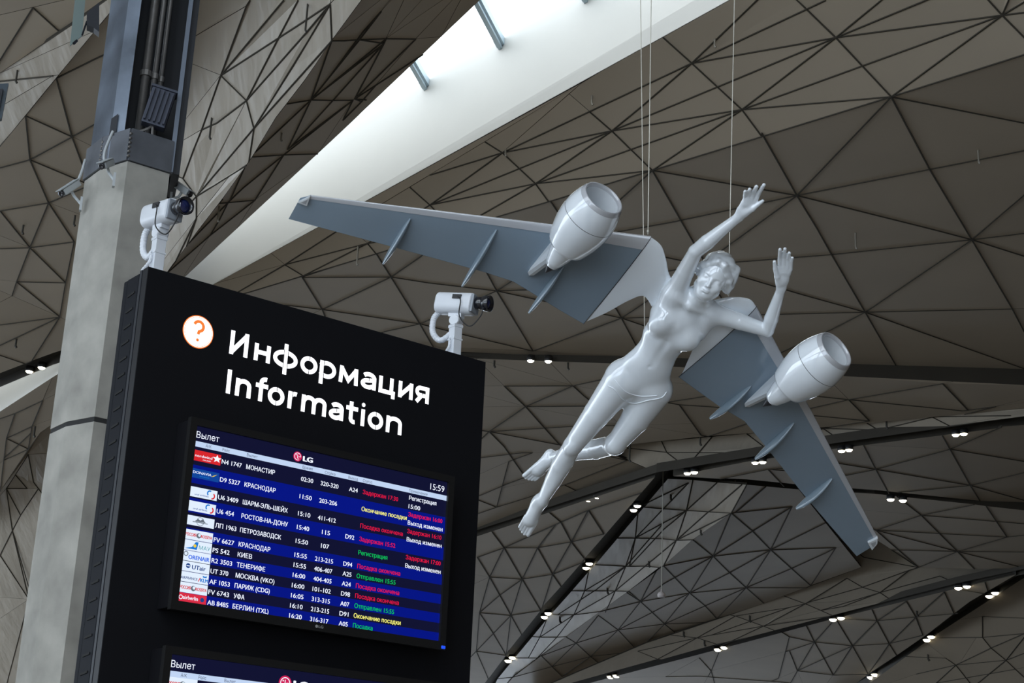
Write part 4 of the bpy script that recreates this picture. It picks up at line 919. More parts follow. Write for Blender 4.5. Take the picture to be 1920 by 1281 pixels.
# airline panels at the left of each row
LG_ = [(.138, .200), (.245, .299), (.350, .407), (.431, .489), (.514, .568), (.594, .650), (.653, .711), (.7135, .770), (.773, .828), (.831, .887), (.890, .947), (.949, 1.0)]
def logo(i, scr=scr, P=P, T=T, kind=None, v=None):
    a, b = v or LG_[i]; k = i if kind is None else kind; p = []; m = {0: m_lred, 1: m_ldb, 11: em('logo_rose', srgb(196, 40, 62))}.get(k, m_logow)
    x0, z0 = P(.001, b); x1, z1 = P(.100, a); W = x1-x0; H = z1-z0; cz = (z0+z1)/2
    p.append((rect(x0, x1, z0, z1, Y-.0003), m)); y2 = Y-.0007
    def t(s, fx, fz, fw, m, h=.3, bold=.01): p.append((flat_text(s, x0+fx*W, z0+fz*H, h*H, fw*W, y2, bold), m))
    if k == 0:
        t('nordwind', .07, .38, .62, m_ink, .24); t('AIRLINES', .35, .14, .3, m_ink, .1)
        c = (x0+.86*W, z0+.55*H); p.append((poly([(c[0]+math.cos(a_)*r_*W, c[1]+math.sin(a_)*r_*W*.8) for a_, r_ in [(math.pi/2+math.pi*j/5, .17 if j % 2 == 0 else .075) for j in range(10)]], y2-.0002), m_ink))
    elif k == 1:
        t('DONAVIA', .06, .48, .66, m_ink, .26); t('АВИАКОМПАНИЯ', .3, .2, .35, m_lblue, .1)
        p.append((poly([(x0+.72*W, z0+.42*H), (x0+.80*W, z0+.5*H), (x0+.93*W, z0+.8*H), (x0+.8*W, z0+.62*H)], y2), m_lyel))
    elif k in (2, 3):
        t('ural airlines', .2, .2, .5, m_ldb, .17)
        c = (x0+.73*W, cz); p.append((disc(c[0], c[1]+.12*H, .32*H, y2, 20, .18*H, 60, 230), m_lblue)); p.append((disc(c[0]+.09*W, c[1]-.1*H, .34*H, y2, 20, .2*H, -100, 60), m_lred))
    elif k == 4:
        c = (x0+.5*W, cz); p.append((disc(c[0], c[1], .45*H, y2, 28, .40*H), m_lgr)); p.append((poly([(c[0]-.2*W, cz-.05*H), (c[0]-.08*W, cz+.25*H), (c[0], cz+.1*H), (c[0]+.07*W, cz+.3*H), (c[0]+.2*W, cz-.05*H)], y2), m_lgr)); p.append((rect(c[0]-.27*W, c[0]+.27*W, cz-.16*H, cz-.08*H, y2), m_lgr))
    elif k in (5, 10):
        t('РОССИЯ', .03, .34, .38, m_lred, .3, .02); t('ROSSIYA', .58, .34, .39, m_lred, .3, .02)
        p.append((disc(x0+.5*W, cz, .26*H, y2, 18), m_lgr)); p.append((disc(x0+.52*W, cz+.06*H, .15*H, y2-.0002, 14), m_logow))
    elif k == 6:
        p.append((poly([(x0+.05*W, z0+.15*H), (x0+.3*W, z0+.35*H), (x0+.42*W, z0+.9*H), (x0+.52*W, z0+.9*H), (x0+.48*W, z0+.15*H)], y2), m_lblue)); p.append((disc(x0+.4*W, z0+.5*H, .16*H, y2-.0002, 16), m_lyel)); t('МАУ', .55, .24, .4, m_teal, .36, .0)
    elif k == 7:
        t('ORENAIR', .22, .2, .74, em('logo_azure', srgb(30, 90, 210)), .4, .02); p.append((disc(x0+.12*W, z0+.68*H, .25*H, y2, 16, .17*H), m_lgr))
    elif k == 8:
        p.append((disc(x0+.24*W, cz+.06*H, .25*H, y2, 20), m_lnavy)); p.append((rect(x0+.18*W, x0+.3*W, cz, cz+.1*H, y2-.0002), m_logow)); t('UTair', .38, .28, .48, m_lnavy, .42, .02)
    elif k == 9:
        t('AIRFRANCE', .03, .26, .58, m_lnavy, .26); p.append((poly([(x0+.63*W, z0+.2*H), (x0+.66*W, z0+.2*H), (x0+.72*W, z0+.6*H), (x0+.69*W, z0+.6*H)], y2), m_lred)); t('KLM', .72, .2, .26, m_lblue, .34, .03); p.append((poly([(x0+.8*W, z0+.66*H), (x0+.92*W, z0+.66*H), (x0+.94*W, z0+.85*H), (x0+.86*W, z0+.78*H), (x0+.78*W, z0+.85*H)], y2), m_lblue))
    elif k == 11:
        t('airberlin', .18, .34, .52, m_ink, .4, .01); p.append((disc(x0+.1*W, cz, .25*H, y2, 16, .17*H), m_ink)); p.append((disc(x0+.85*W, cz, .24*H, y2, 16), m_lnavy))
    join('airline_logo', p, scr)
for i in range(12): logo(i)
# maker's badge and blue standby light of the upper screen
join('badge', [(disc(PW*.502, -PH-.0125, .0048, -.0075), mat('badge_silver', (.35, .35, .35), rough=.4)), (flat_text('LG', PW*.510, -PH-.0165, .008, .016, -.0075, .03), MATS['badge_silver'])], bzl)
bm = bmesh.new(); bm_box(bm, (PW+.013, -.008, -PH-.018), (.014, .006, .010), bev=.002); from_bm('standby_light', bm, mat('standby_blue', (.02, .08, .8), emit=.8, ecol=(.01, .07, .75)), d1)
x2, z2 = sxy(320.8, 1227, 0)
rows2 = [[('FV 6627', .104, B[0], .073, m_ink), ('КРАСНОДАР', .194, B[0], .116, m_ink)]]
d2, scr2, bz2, P2, T2, Y = display(z2, x2, 'lower flight departures screen cut off by the bottom of the picture', rows2, False)
logo(5, scr2, P2, T2, 5, (.119, .190))

def rounded_bar(bm, c, s, M, r, n=6, er=.006):
    """bar along M[0] with a rounded cross-section and softened ends"""
    prof = []
    for (qy, qz, a0) in ((1, 1, 0), (-1, 1, 90), (-1, -1, 180), (1, -1, 270)):
        for k in range(n+1):
            a = math.radians(a0+90*k/n); prof.append((qy*(s[1]/2-r)+r*math.cos(a), qz*(s[2]/2-r)+r*math.sin(a)))
    rings = []
    for x, k in ((-s[0]/2, .90), (-s[0]/2+er*.4, .96), (-s[0]/2+er, 1), (s[0]/2-er*.6, 1), (s[0]/2, .98)):
        rings.append([bm.verts.new(V(c)+M[0]*x+M[1]*(p[0]*k)+M[2]*(p[1]*k)) for p in prof])
    m = len(prof)
    for A_, B_ in zip(rings, rings[1:]):
        for k in range(m): bm.faces.new((A_[k], A_[(k+1) % m], B_[(k+1) % m], B_[k]))
    bm.faces.new(rings[0][::-1]); bm.faces.new(rings[-1])
# ------------------------------------------------------------------ box cameras on the totem
m_white = mat('camera_white', (.72, .75, .80), rough=.35, vary=.02)
m_lensb = mat('lens_black', (.008, .009, .014), rough=.15, coat=.6)
m_cable = mat('cable_black', (.01, .01, .012), rough=.5)
def box_camera(px, py, ztop, aim, up_tilt, label, s=1., conduit=True, foot=None):
    """camera on a short square post standing on top of the totem; aim = direction of the lens"""
    x, zz = sxy(px, py, -.14)
    base = SO+SA*x+SN*(-.14); base.z = ZT
    t = thing('security_camera', label, 'camera', base)
    w = .034*s
    bm = bmesh.new(); H = ztop
    bm_box(bm, (0, 0, H*.5), (w, w, H), (SA, SN, SZ), .002); post = from_bm('post', bm, m_white, t)
    bm = bmesh.new(); bm_box(bm, (0, 0, H*.55), (w*1.12, w*1.12, .006), (SA, SN, SZ)); bm_box(bm, (0, 0, H-.008), (w*1.1, w*1.1, .01), (SA, SN, SZ)); bm_tube(bm, [(-w*.7*SA.x, -w*.7*SA.y, H*.56), (-w*.45*SA.x, -w*.45*SA.y, H*.56)], .004); from_bm('clamp', bm, m_white, post)
    bm = bmesh.new(); bm_box(bm, (0, 0, .003), (w*1.9, w*1.9, .006), (SA, SN, SZ), .001); from_bm('foot_plate', bm, m_white, post)
    a = aim.normalized(); sx = a.cross(SZ).normalized(); uz = sx.cross(a)
    hc = V((0, 0, H+.035*s))
    bm = bmesh.new(); bm_lathe(bm, hc-sx*.020*s+SZ*-.022*s, sx, [(0, .0005), (0, .018*s), (.004*s, .020*s), (.036*s, .020*s), (.040*s, .018*s), (.040*s, .0005)], 20)
    bm_box(bm, hc+SZ*(-.002*s), (.05*s, .03*s, .014*s), (a, sx, SZ)); kn = from_bm('swivel_knuckle', bm, m_white, t, False)
    # housing: rounded box
    c = hc+uz*.042*s-a*.01*s; L, Wd_, Hh = .140*s, .068*s, .078*s
    bm = bmesh.new(); rounded_bar(bm, c, (L, Wd_, Hh), (a, sx, uz), .026*s); hs = from_bm('housing', bm, m_white, t, True)
    bm = bmesh.new(); bm_box(bm, c+a*(L/2+.004*s), (.012*s, Wd_*.82, Hh*.82), (a, sx, uz), .003*s); from_bm('front_collar', bm, mat('collar_grey', (.30, .33, .37), rough=.4), hs)
    bm = bmesh.new(); bm_box(bm, c+a*(L*.12)+sx*(Wd_/2+.0005)+uz*Hh*.22, (.034*s, .006*s, .016*s), (a, sx, uz)); from_bm('socket', bm, m_cable, hs)
    join_m = []
    bm = bmesh.new(); p0 = c+a*(L/2+.008*s)+uz*.006*s
    bm_lathe(bm, p0, a, [(0, .0005), (0, .022*s), (.022*s, .022*s), (.024*s, .019*s), (.026*s, .019*s), (.030*s, .027*s), (.056*s, .029*s), (.057*s, .026*s), (.046*s, .022*s), (.044*s, .0005)], 28)
    ln = from_bm('lens', bm, m_lensb, t, True)
    bm = bmesh.new(); bm_lathe(bm, p0+a*.045*s, a, [(0, .022*s), (.006*s, .014*s), (.009*s, .0005)], 24); from_bm('lens_glass', bm, mat('lens_glass', (.01, .02, .10), rough=.05, coat=1.), ln, True)
    # lens cable, loop below the lens, and conduit at the back
    k = [c+a*L*.15+sx*(Wd_/2+.004*s)+uz*Hh*.2, c+a*L*.27+sx*(Wd_/2+.008*s)+uz*.0, c+a*L*.32+sx*(Wd_/2+.007*s)-uz*Hh*.75, c+a*L*.60+sx*(Wd_/2-.01*s)-uz*Hh*1.12, p0+a*.035*s+sx*.014*s-uz*.05*s, p0+a*.035*s+sx*.01*s-uz*.018*s]
    bm = bmesh.new(); bm_tube(bm, catmull(k), .0021*s, 8); from_bm('lens_cable', bm, m_cable, t, True)
    if conduit:
        q = [c-a*L*.42-uz*Hh*.40, c-a*L*.55-uz*Hh*.75, c-a*L*.5-uz*Hh*1.4, c-a*L*.22-uz*Hh*1.75, V((0, 0, H*.86))-a*.0]
        bm = bmesh.new(); cp = catmull(q, 10); bm_tube(bm, cp, [.010*s*(1+.12*(i % 2)) for i in range(len(cp))], 14); from_bm('conduit', bm, m_white, t, False)
        q = [V((-.02*SA.x, -.02*SA.y, H*.5)), V((-.024*SA.x, -.024*SA.y, H*.3)), V((-.045*SA.x, -.045*SA.y, .0))]
        bm = bmesh.new(); cp = catmull(q, 10); bm_tube(bm, cp, [.0045*s*(1+.25*(i % 2)) for i in range(len(cp))], 8); from_bm('coiled_cord', bm, m_white, t, False)
    return t
CAM1 = SA*.55+SN*.62+SZ*-.05; CAM2 = SA*.86+SN*.35+SZ*-.02
_ca = RT*.60-FW*.62-UP*.05
box_camera(293, 500, .125, (RT*.62-FW*.60+UP*.10), 0, 'white box camera on the top left corner of the totem, lens towards the viewer', 1.0, True)
box_camera(852, 657, .125, (RT*.88-FW*.42-UP*.04), 0, 'white box camera on the top right of the totem, turned sideways', 1.0, True)

# ------------------------------------------------------------------ column
ZC = 7.2
def colp(px, py, z): p = at_z(px, py, z); return p
c_pts = [at_z(158.7, 339.7, ZC), at_z(188.7, 317.6, ZC), at_z(239.4, 302, ZC), at_z(318, 326, ZC)]
c_ctr = (c_pts[0]+c_pts[3])/2+(c_pts[0]-c_pts[3]).cross(SZ).normalized()*0
ctr = V((c_ctr.x, c_ctr.y, 0)); dist_c = math.hypot(ctr.x, ctr.y)
away = V((ctr.x, ctr.y, 0)).normalized()
foot = [V((p.x, p.y, 0)) for p in c_pts]
ctr = ctr+away*.12
foot += [ctr*2-foot[1]+away*.0, ctr*2-foot[2]]
print('column at', dist_c, [tuple(round(v, 2) for v in p) for p in foot])
m_conc = mat('column_concrete', (.40, .385, .345), rough=.85, vary=.22, vscale=3.2, bump=.25, bscale=14)
col_ = thing('concrete_column', 'many-sided grey concrete column rising behind the black totem', 'column', V((ctr.x, ctr.y, 0)))
def cprism(name, z0, z1, k, m, ms2=None, parent=None, seat=0.):
    pts = [V((p.x-ctr.x, p.y-ctr.y, 0))*k for p in foot]
    bm = bmesh.new(); bm_slab(bm, [p+V((0, 0, z0)) for p in pts], V((0, 0, z1-z0))); bmesh.ops.recalc_face_normals(bm, faces=bm.faces)
    return from_bm(name, bm, m, parent or col_)
# joint height from the survey
bj = []
lo, hi = 3., 7.
for px, py in ((179.5, 786),):
    d = ray(px, py); # intersect the front arris vertical
    a = foot[2]; tt = (a.x*d.x+a.y*d.y)/(d.x**2+d.y**2); zj = CAM.z+d.z*tt
print('joint z', zj)
cprism('shaft', 0, zj-.02, 1.0, m_conc); cprism('joint', zj-.02, zj+.02, .985, mat('joint_dark', (.03, .03, .03), rough=.9)); cprism('shaft', zj+.02, ZC, 1.0, m_conc)
m_steel = mat('casing_steel', (.19, .225, .28), rough=.35, metal=.45, vary=.45, vscale=1.6)
m_steel2 = mat('collar_steel', (.15, .16, .18), rough=.5, metal=.3, vary=.2, vscale=4)
m_dark = mat('casing_dark', (.012, .014, .020), rough=.5)
m_pipe = mat('pipe_galvanised', (.20, .19, .18), rough=.4, metal=.5, vary=.15, vscale=6)
# collar: polygon ring 1.02 x, open above
cprism('collar', ZC, ZC+.03, .995, m_dark)
pts = [V((p.x-ctr.x, p.y-ctr.y, 0)) for p in foot]
bm = bmesh.new(); HC = .29
for i in range(len(pts)):
    a, b = pts[i]*1.005, pts[(i+1) % len(pts)]*1.005
    n_ = (b-a).normalized().cross(SZ)
    if n_.dot(a) < 0: n_ = -n_
    bm_slab(bm, [a+V((0, 0, ZC+.005)), b+V((0, 0, ZC+.005)), b+V((0, 0, ZC+HC)), a+V((0, 0, ZC+HC))], n_*.018)
bmesh.ops.recalc_face_normals(bm, faces=bm.faces)
collar = from_bm('collar', bm, m_steel2, col_)
bm = bmesh.new()
for i in (1, 2):
    for k in range(6):
        bm_lathe(bm, pts[i]*1.015+V((0, 0, ZC+.04+k*.04)), (pts[i]).normalized(), [(-.005, .014), (.02, .012), (.028, .0005)], 8)
o = from_bm('rivet', bm, m_pipe, collar); o['kind'] = 'stuff'
# upper steel casing: built in a frame x = right as seen by the viewer, y = away
cx_ = away.cross(SZ).normalized(); mpp = dist_c/math.cos(0)/FPX*1.0
def cl(px, py, y=0.):                      # lateral coordinate of a survey pixel on the vertical plane y behind the column axis
    q = at_plane(px, py, ctr+away*y, away)-ctr; return q.dot(cx_), q.z
Z0, Z1 = ZC+.02, 15.2
def cbox(name, x0, x1, y0, y1, z0, z1, m, parent=None, bev=0.):
    bm = bmesh.new(); bm_box(bm, cx_*((x0+x1)/2)+away*((y0+y1)/2)+V((0, 0, (z0+z1)/2)), (x1-x0, y1-y0, z1-z0), (cx_, away, SZ), bev); return from_bm(name, bm, m, parent or col_)
xs = [cl(p, 120, -.3)[0] for p in (172, 225, 250, 268, 300, 340, 346, 361)]
xs[0] += .075
print('casing x', [round(v, 2) for v in xs])
bm = bmesh.new(); bm_slab(bm, [cx_*xs[0]+away*.12+SZ*Z0, cx_*(xs[1])-away*.30+SZ*Z0, cx_*xs[2]-away*.34+SZ*Z0, cx_*xs[2]-away*.02+SZ*Z0, cx_*xs[0]+away*.3+SZ*Z0], SZ*(Z1-Z0)); bmesh.ops.recalc_face_normals(bm, faces=bm.faces)
from_bm('left_casing', bm, m_steel, col_)
cbox('back_web', xs[2], xs[7], .22, .25, Z0, Z1, m_dark)
cbox('right_web', xs[6], xs[6]+.03, -.30, .25, Z0, Z1, m_dark)
cbox('right_flange', xs[5], xs[6]+.01, -.33, -.30, Z0, Z1, mat('flange_edge', (.17, .20, .25), rough=.4, metal=.4))  # lit front edge painted as a lighter colour than the flange sides
cbox('right_flange', xs[6]+.03, xs[7], -.29, .27, Z0, Z1, m_dark)
for (xx, r, yy) in ((xs[2]+.115, .035, -.18), (xs[2]+.19, .022, -.16), (xs[2]+.245, .02, -.12)):
    bm = bmesh.new(); p = cx_*xx+away*yy; bm_tube(bm, [p+SZ*Z0, p+SZ*Z1], r, 14); pp = from_bm('pipe', bm, m_pipe, col_, True)
    bm = bmesh.new()
    for k in range(6): bm_lathe(bm, p+SZ*(Z0+.9+k*1.25), SZ, [(0, r*1.02), (0, r*1.5), (.05, r*1.5), (.05, r*1.02)], 12)
    from_bm('pipe_clamp', bm, m_pipe, pp)
bm = bmesh.new(); bm_slab(bm, [cx_*(xs[1]-.01)-away*.312+SZ*(Z0+.25), cx_*(xs[1]+.04)-away*.325+SZ*(Z0+.25), cx_*(xs[1]+.04)-away*.325+SZ*(Z0+.45), cx_*(xs[1]-.01)-away*.312+SZ*(Z0+.40)], -away*.008)
from_bm('cable_opening', bm, m_dark, col_)
# floodlight inside the casing
fp = at_plane(297, 205, ctr-away*.36, away)
fl = thing('floodlight', 'grey finned floodlight mounted inside the open steel casing of the column', 'lamp', fp)
fu = (SZ+cx_*.18).normalized(); fs = fu.cross(away).normalized(); fa = fs.cross(fu)
if fs.dot(cx_) < 0: fs = -fs
m_flood = mat('floodlight_grey', (.06, .068, .095), rough=.45, metal=.3)
bm = bmesh.new(); bm_box(bm, (0, 0, 0), (.20, .10, .34), (fs, fa, fu), .008); fb = from_bm('body', bm, m_flood, fl)
for k in range(5):
    bm = bmesh.new(); bm_box(bm, fs*(-.08+.04*k)-fa*.062, (.014, .03, .30), (fs, fa, fu)); from_bm('fin', bm, m_flood, fb)
bm = bmesh.new(); bm_box(bm, fu*.175, (.22, .13, .02), (fs, fa, fu)); from_bm('top_frame', bm, m_flood, fb)
bm = bmesh.new(); bm_tube(bm, [fu*-.16, fu*-.20-fs*.03, fu*-.27-fs*.13+fa*.03], .012, 8); bm_tube(bm, [fu*-.16, fu*-.24+fs*.02, fu*-.30+fs*.05], .012, 8); from_bm('bracket', bm, m_pipe, fl)

# small bullet cameras clamped round the top of the column
m_cw = mat('bullet_white', (.50, .53, .54), rough=.45)
def bullet(px, py, depth, ex, ey, tail, arm_to, cable, label, wide=.045):
    """px,py body centre; (ex,ey) lens pixel; arm_to pixel on the concrete"""
    n_ = away; c = at_plane(px, py, ctr+away*depth, n_); e = at_plane(ex, ey, ctr+away*(depth-.05), n_)
    t = thing('bullet_camera', label, 'camera', c); a = (e-c).normalized()
    x, y, _ = frame_of(a); sx = a.cross(SZ).normalized(); uz = sx.cross(a); L = (e-c).length*2
    bm = bmesh.new(); bm_box(bm, -a*.01, (L*.86, wide*1.25, wide*1.3), (a, sx, uz), .01); from_bm('housing', bm, m_cw, t, True)
    bm = bmesh.new(); bm_box(bm, uz*wide*.75+a*.01, (L*1.0, wide*1.5, .006), (a, sx, uz)); from_bm('sunshield', bm, m_cw, t)
    bm = bmesh.new(); bm_lathe(bm, a*L*.41, a, [(0, .0005), (0, wide*.55), (L*.1, wide*.6), (L*.1, wide*.4), (L*.06, .0005)], 20); from_bm('lens', bm, m_lensb, t, True)
    w = at_plane(*arm_to, ctr+away*(depth+.02), n_)-c; w.z = w.z
    k0 = -uz*wide*1.6
    bm = bmesh.new(); bm_tube(bm, [V((0, 0, 0)), k0, w], .012, 8); bm_box(bm, w, (.02, .05, .12), (cx_, away, SZ)); from_bm('arm', bm, m_cw, t)
    cp = [(-a*L*.42)]+[at_plane(*q, ctr+away*(depth+.03), n_)-c for q in cable]
    bm = bmesh.new(); bm_tube(bm, catmull(cp, 6), .012, 8); from_bm('conduit', bm, m_cw, t, True)
bullet(131, 353, -.05, 114, 364, None, (152, 383), [(146, 340), (154, 320), (160, 299)], 'small white camera on an arm left of the column, pointing down left')
bullet(200, 308, -.52, 190, 312, None, (214, 338), [(196, 300), (197, 283), (205, 262), (212, 246)], 'small white camera facing the viewer on the front of the column')
bullet(344, 356, -.05, 357, 365, None, (320, 374), [(331, 349), (324, 335), (324, 312), (322, 292)], 'small white camera on an arm right of the column, pointing down right')

# glass screen and lamp bodies fixed at the far left of the column
gp = at_plane(152, 40, ctr+away*-.2, away)
t = thing('glass_shade', 'narrow pale green glass panel held beside the steel casing at top left', 'lamp shade', gp)
def gpt(x, y, d=0.): return at_plane(x, y, ctr+away*(-.2+d), away)-gp
bm = bmesh.new(); bm_slab(bm, [gpt(141, -6), gpt(161, -10, .05), gpt(154, 67, .05), gpt(131, 86)], away*.012+cx_*.0)
m_pg = mat('pale_glass', (.34, .43, .41), rough=.15, coat=.5)
from_bm('glass', bm, m_pg, t)
bm = bmesh.new(); bm_slab(bm, [gpt(163, 24, .04), gpt(172, 16, .04), gpt(186, 4, .04), gpt(186, 60, .04), gpt(176, 52, .04), gpt(163, 47, .04)], away*.10); from_bm('lamp_body', bm, m_dark, t)
bm = bmesh.new(); bm_tube(bm, [gpt(154, 66, .03), gpt(163, 40, .06)], .008, 6); bm_tube(bm, [gpt(138, 82, .01), gpt(144, 76, .03)], .012, 6); from_bm('clip', bm, m_dark, t)
gp = at_plane(6, 190, ctr+away*-.6, away)
t = thing('dark_lamp', 'dark blue-grey lamp body cut by the left edge of the picture', 'lamp', gp)
q = lambda x, y, d=0.: at_plane(x, y, ctr+away*(-.6+d), away)-gp
bm = bmesh.new(); bm_slab(bm, [q(-14, 158), q(16, 156), q(3, 222), q(-22, 228)], away*.05); from_bm('body', bm, mat('lamp_slate', (.03, .05, .07), rough=.4), t)
bm = bmesh.new(); bm_slab(bm, [q(-16, 168, -.03), q(6, 166, -.03), q(-2, 205, -.03), q(-20, 208, -.03)], away*.03); from_bm('face', bm, m_dark, t)

# ------------------------------------------------------------------ winged sculpture
# body frame: x towards her left wing, y forwards (flight direction), z ventral
ART = np.array([[0.826985, 0.559665, -0.053573], [-0.494431, 0.678597, -0.54318], [-0.267644, 0.47569, 0.837906]])
AT = np.array([0.70648, 0.08906, -7.84126]); DIH = -0.03245
def cam_w(v): return RT*float(v[0])+UP*float(v[1])-FW*float(v[2])
_ax = [cam_w(ART[:, i]) for i in range(3)]; _o = CAM+cam_w(AT)
M_ART = Matrix(((_ax[0].x, _ax[1].x, _ax[2].x, _o.x), (_ax[0].y, _ax[1].y, _ax[2].y, _o.y), (_ax[0].z, _ax[1].z, _ax[2].z, _o.z), (0, 0, 0, 1)))
M_INV = M_ART.inverted()
def on_plane(px, py, n, d):                        # local plane n.q = d
    c = M_INV@CAM; r = (M_INV.to_3x3()@ray(px, py)); t = (d-V(n).dot(c))/V(n).dot(r); return c+r*t
def A(px, py, h=0.): return on_plane(px, py, (0, 0, 1), h)
def WP(px, py, s, dz=0.):                          # point on the wing plane of side s
    n = V((-DIH*s, 0, 1)); return on_plane(px, py, n, -DIH*.3+dz)
m_gloss = mat('gloss_white', (.86, .91, .96), rough=.09, coat=1., spec=.8)
m_wing = mat('wing_slate', (.22, .285, .35), rough=.13, coat=.6, spec=.6, vary=.04, vscale=3)
m_silver = mat('wing_edge_silver', (.52, .53, .56), rough=.16, coat=.6, metal=.1)
m_seam = mat('seam_dark', (.02, .022, .025), rough=.5)
m_clear = mat('tip_glass', (.70, .73, .75), rough=.08, coat=1.)
art = thing('winged_sculpture', 'glossy white flying woman sculpture with slate aircraft wings and two engines hung on wires', 'sculpture', M=M_ART)

# ---- body as one continuous surface grown from a distance field
STEP = .0040
LO = np.array([-.44, -1.56, -.50]); HI = np.array([.66, .98, .26])
NG = np.ceil((HI-LO)/STEP).astype(int)
def field(): return np.full(NG, .5, np.float32)
def win_(F, lo, hi):
    a = np.maximum(np.floor((np.array(lo)-LO)/STEP).astype(int), 0); b = np.minimum(np.ceil((np.array(hi)-LO)/STEP).astype(int)+1, NG)
    if (b <= a).any(): return None
    g = [LO[i]+np.arange(a[i], b[i], dtype=np.float32)*STEP for i in range(3)]
    return (slice(a[0], b[0]), slice(a[1], b[1]), slice(a[2], b[2])), g[0][:, None, None], g[1][None, :, None], g[2][None, None, :]
def smin(a, b, k):
    h = np.clip(.5+.5*(b-a)/k, 0, 1); return b*(1-h)+a*h-k*h*(1-h)
def smax(a, b, k): return -smin(-a, -b, k)
def comb(F, sl, d, k, cut):
    F[sl] = smax(F[sl], -d, k) if cut else smin(F[sl], d, k)
def cone(F, p, r, q, s, k=.02, cut=False):
    p, q = np.array(p, float), np.array(q, float); m = max(r, s)+k*1.5+.01
    w = win_(F, np.minimum(p, q)-m, np.maximum(p, q)+m)
    if w is None: return
    sl, X, Y, Z = w; d = q-p; L2 = max(d@d, 1e-9)
    t = np.clip(((X-p[0])*d[0]+(Y-p[1])*d[1]+(Z-p[2])*d[2])/L2, 0, 1)
    D = np.sqrt((X-p[0]-t*d[0])**2+(Y-p[1]-t*d[1])**2+(Z-p[2]-t*d[2])**2)-(r+(s-r)*t)
    comb(F, sl, D.astype(np.float32), k, cut)
def ell(F, c, ax, rad, k=.02, cut=False):
    c = np.array(c, float); ax = np.array([list(a) for a in ax], float); rad = np.array(rad, float)
    m = np.sqrt(((ax*rad[:, None])**2).sum(0))+k*1.5+.01
    w = win_(F, c-m, c+m)
    if w is None: return
    sl, X, Y, Z = w; u = [((X-c[0])*a[0]+(Y-c[1])*a[1]+(Z-c[2])*a[2]) for a in ax]
    k0 = np.sqrt(sum((u[i]/rad[i])**2 for i in range(3)))+1e-6; k1 = np.sqrt(sum((u[i]/rad[i]**2)**2 for i in range(3)))+1e-6
    comb(F, sl, (k0*(k0-1)/k1).astype(np.float32), k, cut)
def flatcone(F, p, r, q, s, nrm, sq, k=.015):       # cone squashed along nrm
    n = np.array(nrm, float); n /= np.linalg.norm(n); p, q = np.array(p, float), np.array(q, float); m = max(r, s)+k*1.5+.01
    w = win_(F, np.minimum(p, q)-m, np.maximum(p, q)+m)
    if w is None: return
    sl, X, Y, Z = w; d = q-p; L2 = d@d
    t = np.clip(((X-p[0])*d[0]+(Y-p[1])*d[1]+(Z-p[2])*d[2])/L2, 0, 1)
    a, b, c = X-p[0]-t*d[0], Y-p[1]-t*d[1], Z-p[2]-t*d[2]; h = a*n[0]+b*n[1]+c*n[2]
    D = (np.sqrt(a*a+b*b+c*c+h*h*(1/sq**2-1))-(r+(s-r)*t))*(.5+.5*sq)
    comb(F, sl, D.astype(np.float32), k, False)
def surface(F):
    """surface nets"""
    S = F < 0
    nx, ny, nz = F.shape
    cellmask = np.zeros((nx-1, ny-1, nz-1), bool)
    c0 = S[:-1, :-1, :-1]
    for dx in (0, 1):
        for dy in (0, 1):
            for dz in (0, 1):
                cellmask |= S[dx:nx-1+dx, dy:ny-1+dy, dz:nz-1+dz] != c0
    idx = np.argwhere(cellmask); num = np.full(cellmask.shape, -1, np.int32); num[tuple(idx.T)] = np.arange(len(idx))
    acc = np.zeros((len(idx), 3)); cnt = np.zeros(len(idx))
    cor = [(a, b, c) for a in (0, 1) for b in (0, 1) for c in (0, 1)]
    val = {c: F[idx[:, 0]+c[0], idx[:, 1]+c[1], idx[:, 2]+c[2]].astype(float) for c in cor}
    for a in cor:
        for b in cor:
            if sum(abs(a[i]-b[i]) for i in range(3)) == 1 and a < b:
                va, vb = val[a], val[b]; m = (va < 0) != (vb < 0); t = np.where(m, va/np.where(m, va-vb, 1), 0)
                P = np.array(a)[None]+t[:, None]*(np.array(b)-np.array(a))[None]; acc[m] += P[m]; cnt[m] += 1
    pos = LO+(idx+acc/cnt[:, None])*STEP
    quads = []
    for ax in range(3):
        s1 = [slice(None)]*3; s2 = [slice(None)]*3; s1[ax] = slice(0, -1); s2[ax] = slice(1, None)
        e = np.argwhere(S[tuple(s1)] != S[tuple(s2)]); u, v = [(1, 2), (2, 0), (0, 1)][ax]
        ok = (e[:, u] > 0) & (e[:, v] > 0) & (e[:, u] < F.shape[u]-1) & (e[:, v] < F.shape[v]-1); e = e[ok]
        inn = S[e[:, 0], e[:, 1], e[:, 2]]
        def nn(du, dv):
            c = e.copy(); c[:, u] -= du; c[:, v] -= dv; return num[c[:, 0], c[:, 1], c[:, 2]]
        q = np.stack([nn(0, 0), nn(1, 0), nn(1, 1), nn(0, 1)], 1); q[~inn] = q[~inn][:, ::-1]; quads.append(q)
    return pos, np.concatenate(quads)
def grow(name, F, m, parent, smooth_it=1):
    pos, q = surface(F)
    E = np.concatenate([q[:, [0, 1]], q[:, [1, 2]], q[:, [2, 3]], q[:, [3, 0]]])
    for _ in range(smooth_it):
        s = np.zeros_like(pos); n = np.zeros(len(pos))
        for a, b in ((0, 1), (1, 0)):
            np.add.at(s, E[:, a], pos[E[:, b]]); np.add.at(n, E[:, a], 1)
        pos = pos*.5+.5*s/n[:, None]
    me = bpy.data.meshes.new(name)
    me.vertices.add(len(pos)); me.vertices.foreach_set('co', pos.astype(np.float32).ravel())
    me.loops.add(q.size); me.loops.foreach_set('vertex_index', q.astype(np.int32).ravel())
    me.polygons.add(len(q)); me.polygons.foreach_set('loop_start', np.arange(0, q.size, 4, dtype=np.int32))
    me.update(calc_edges=True); me.validate()
    return link(name, me, m, parent, True)

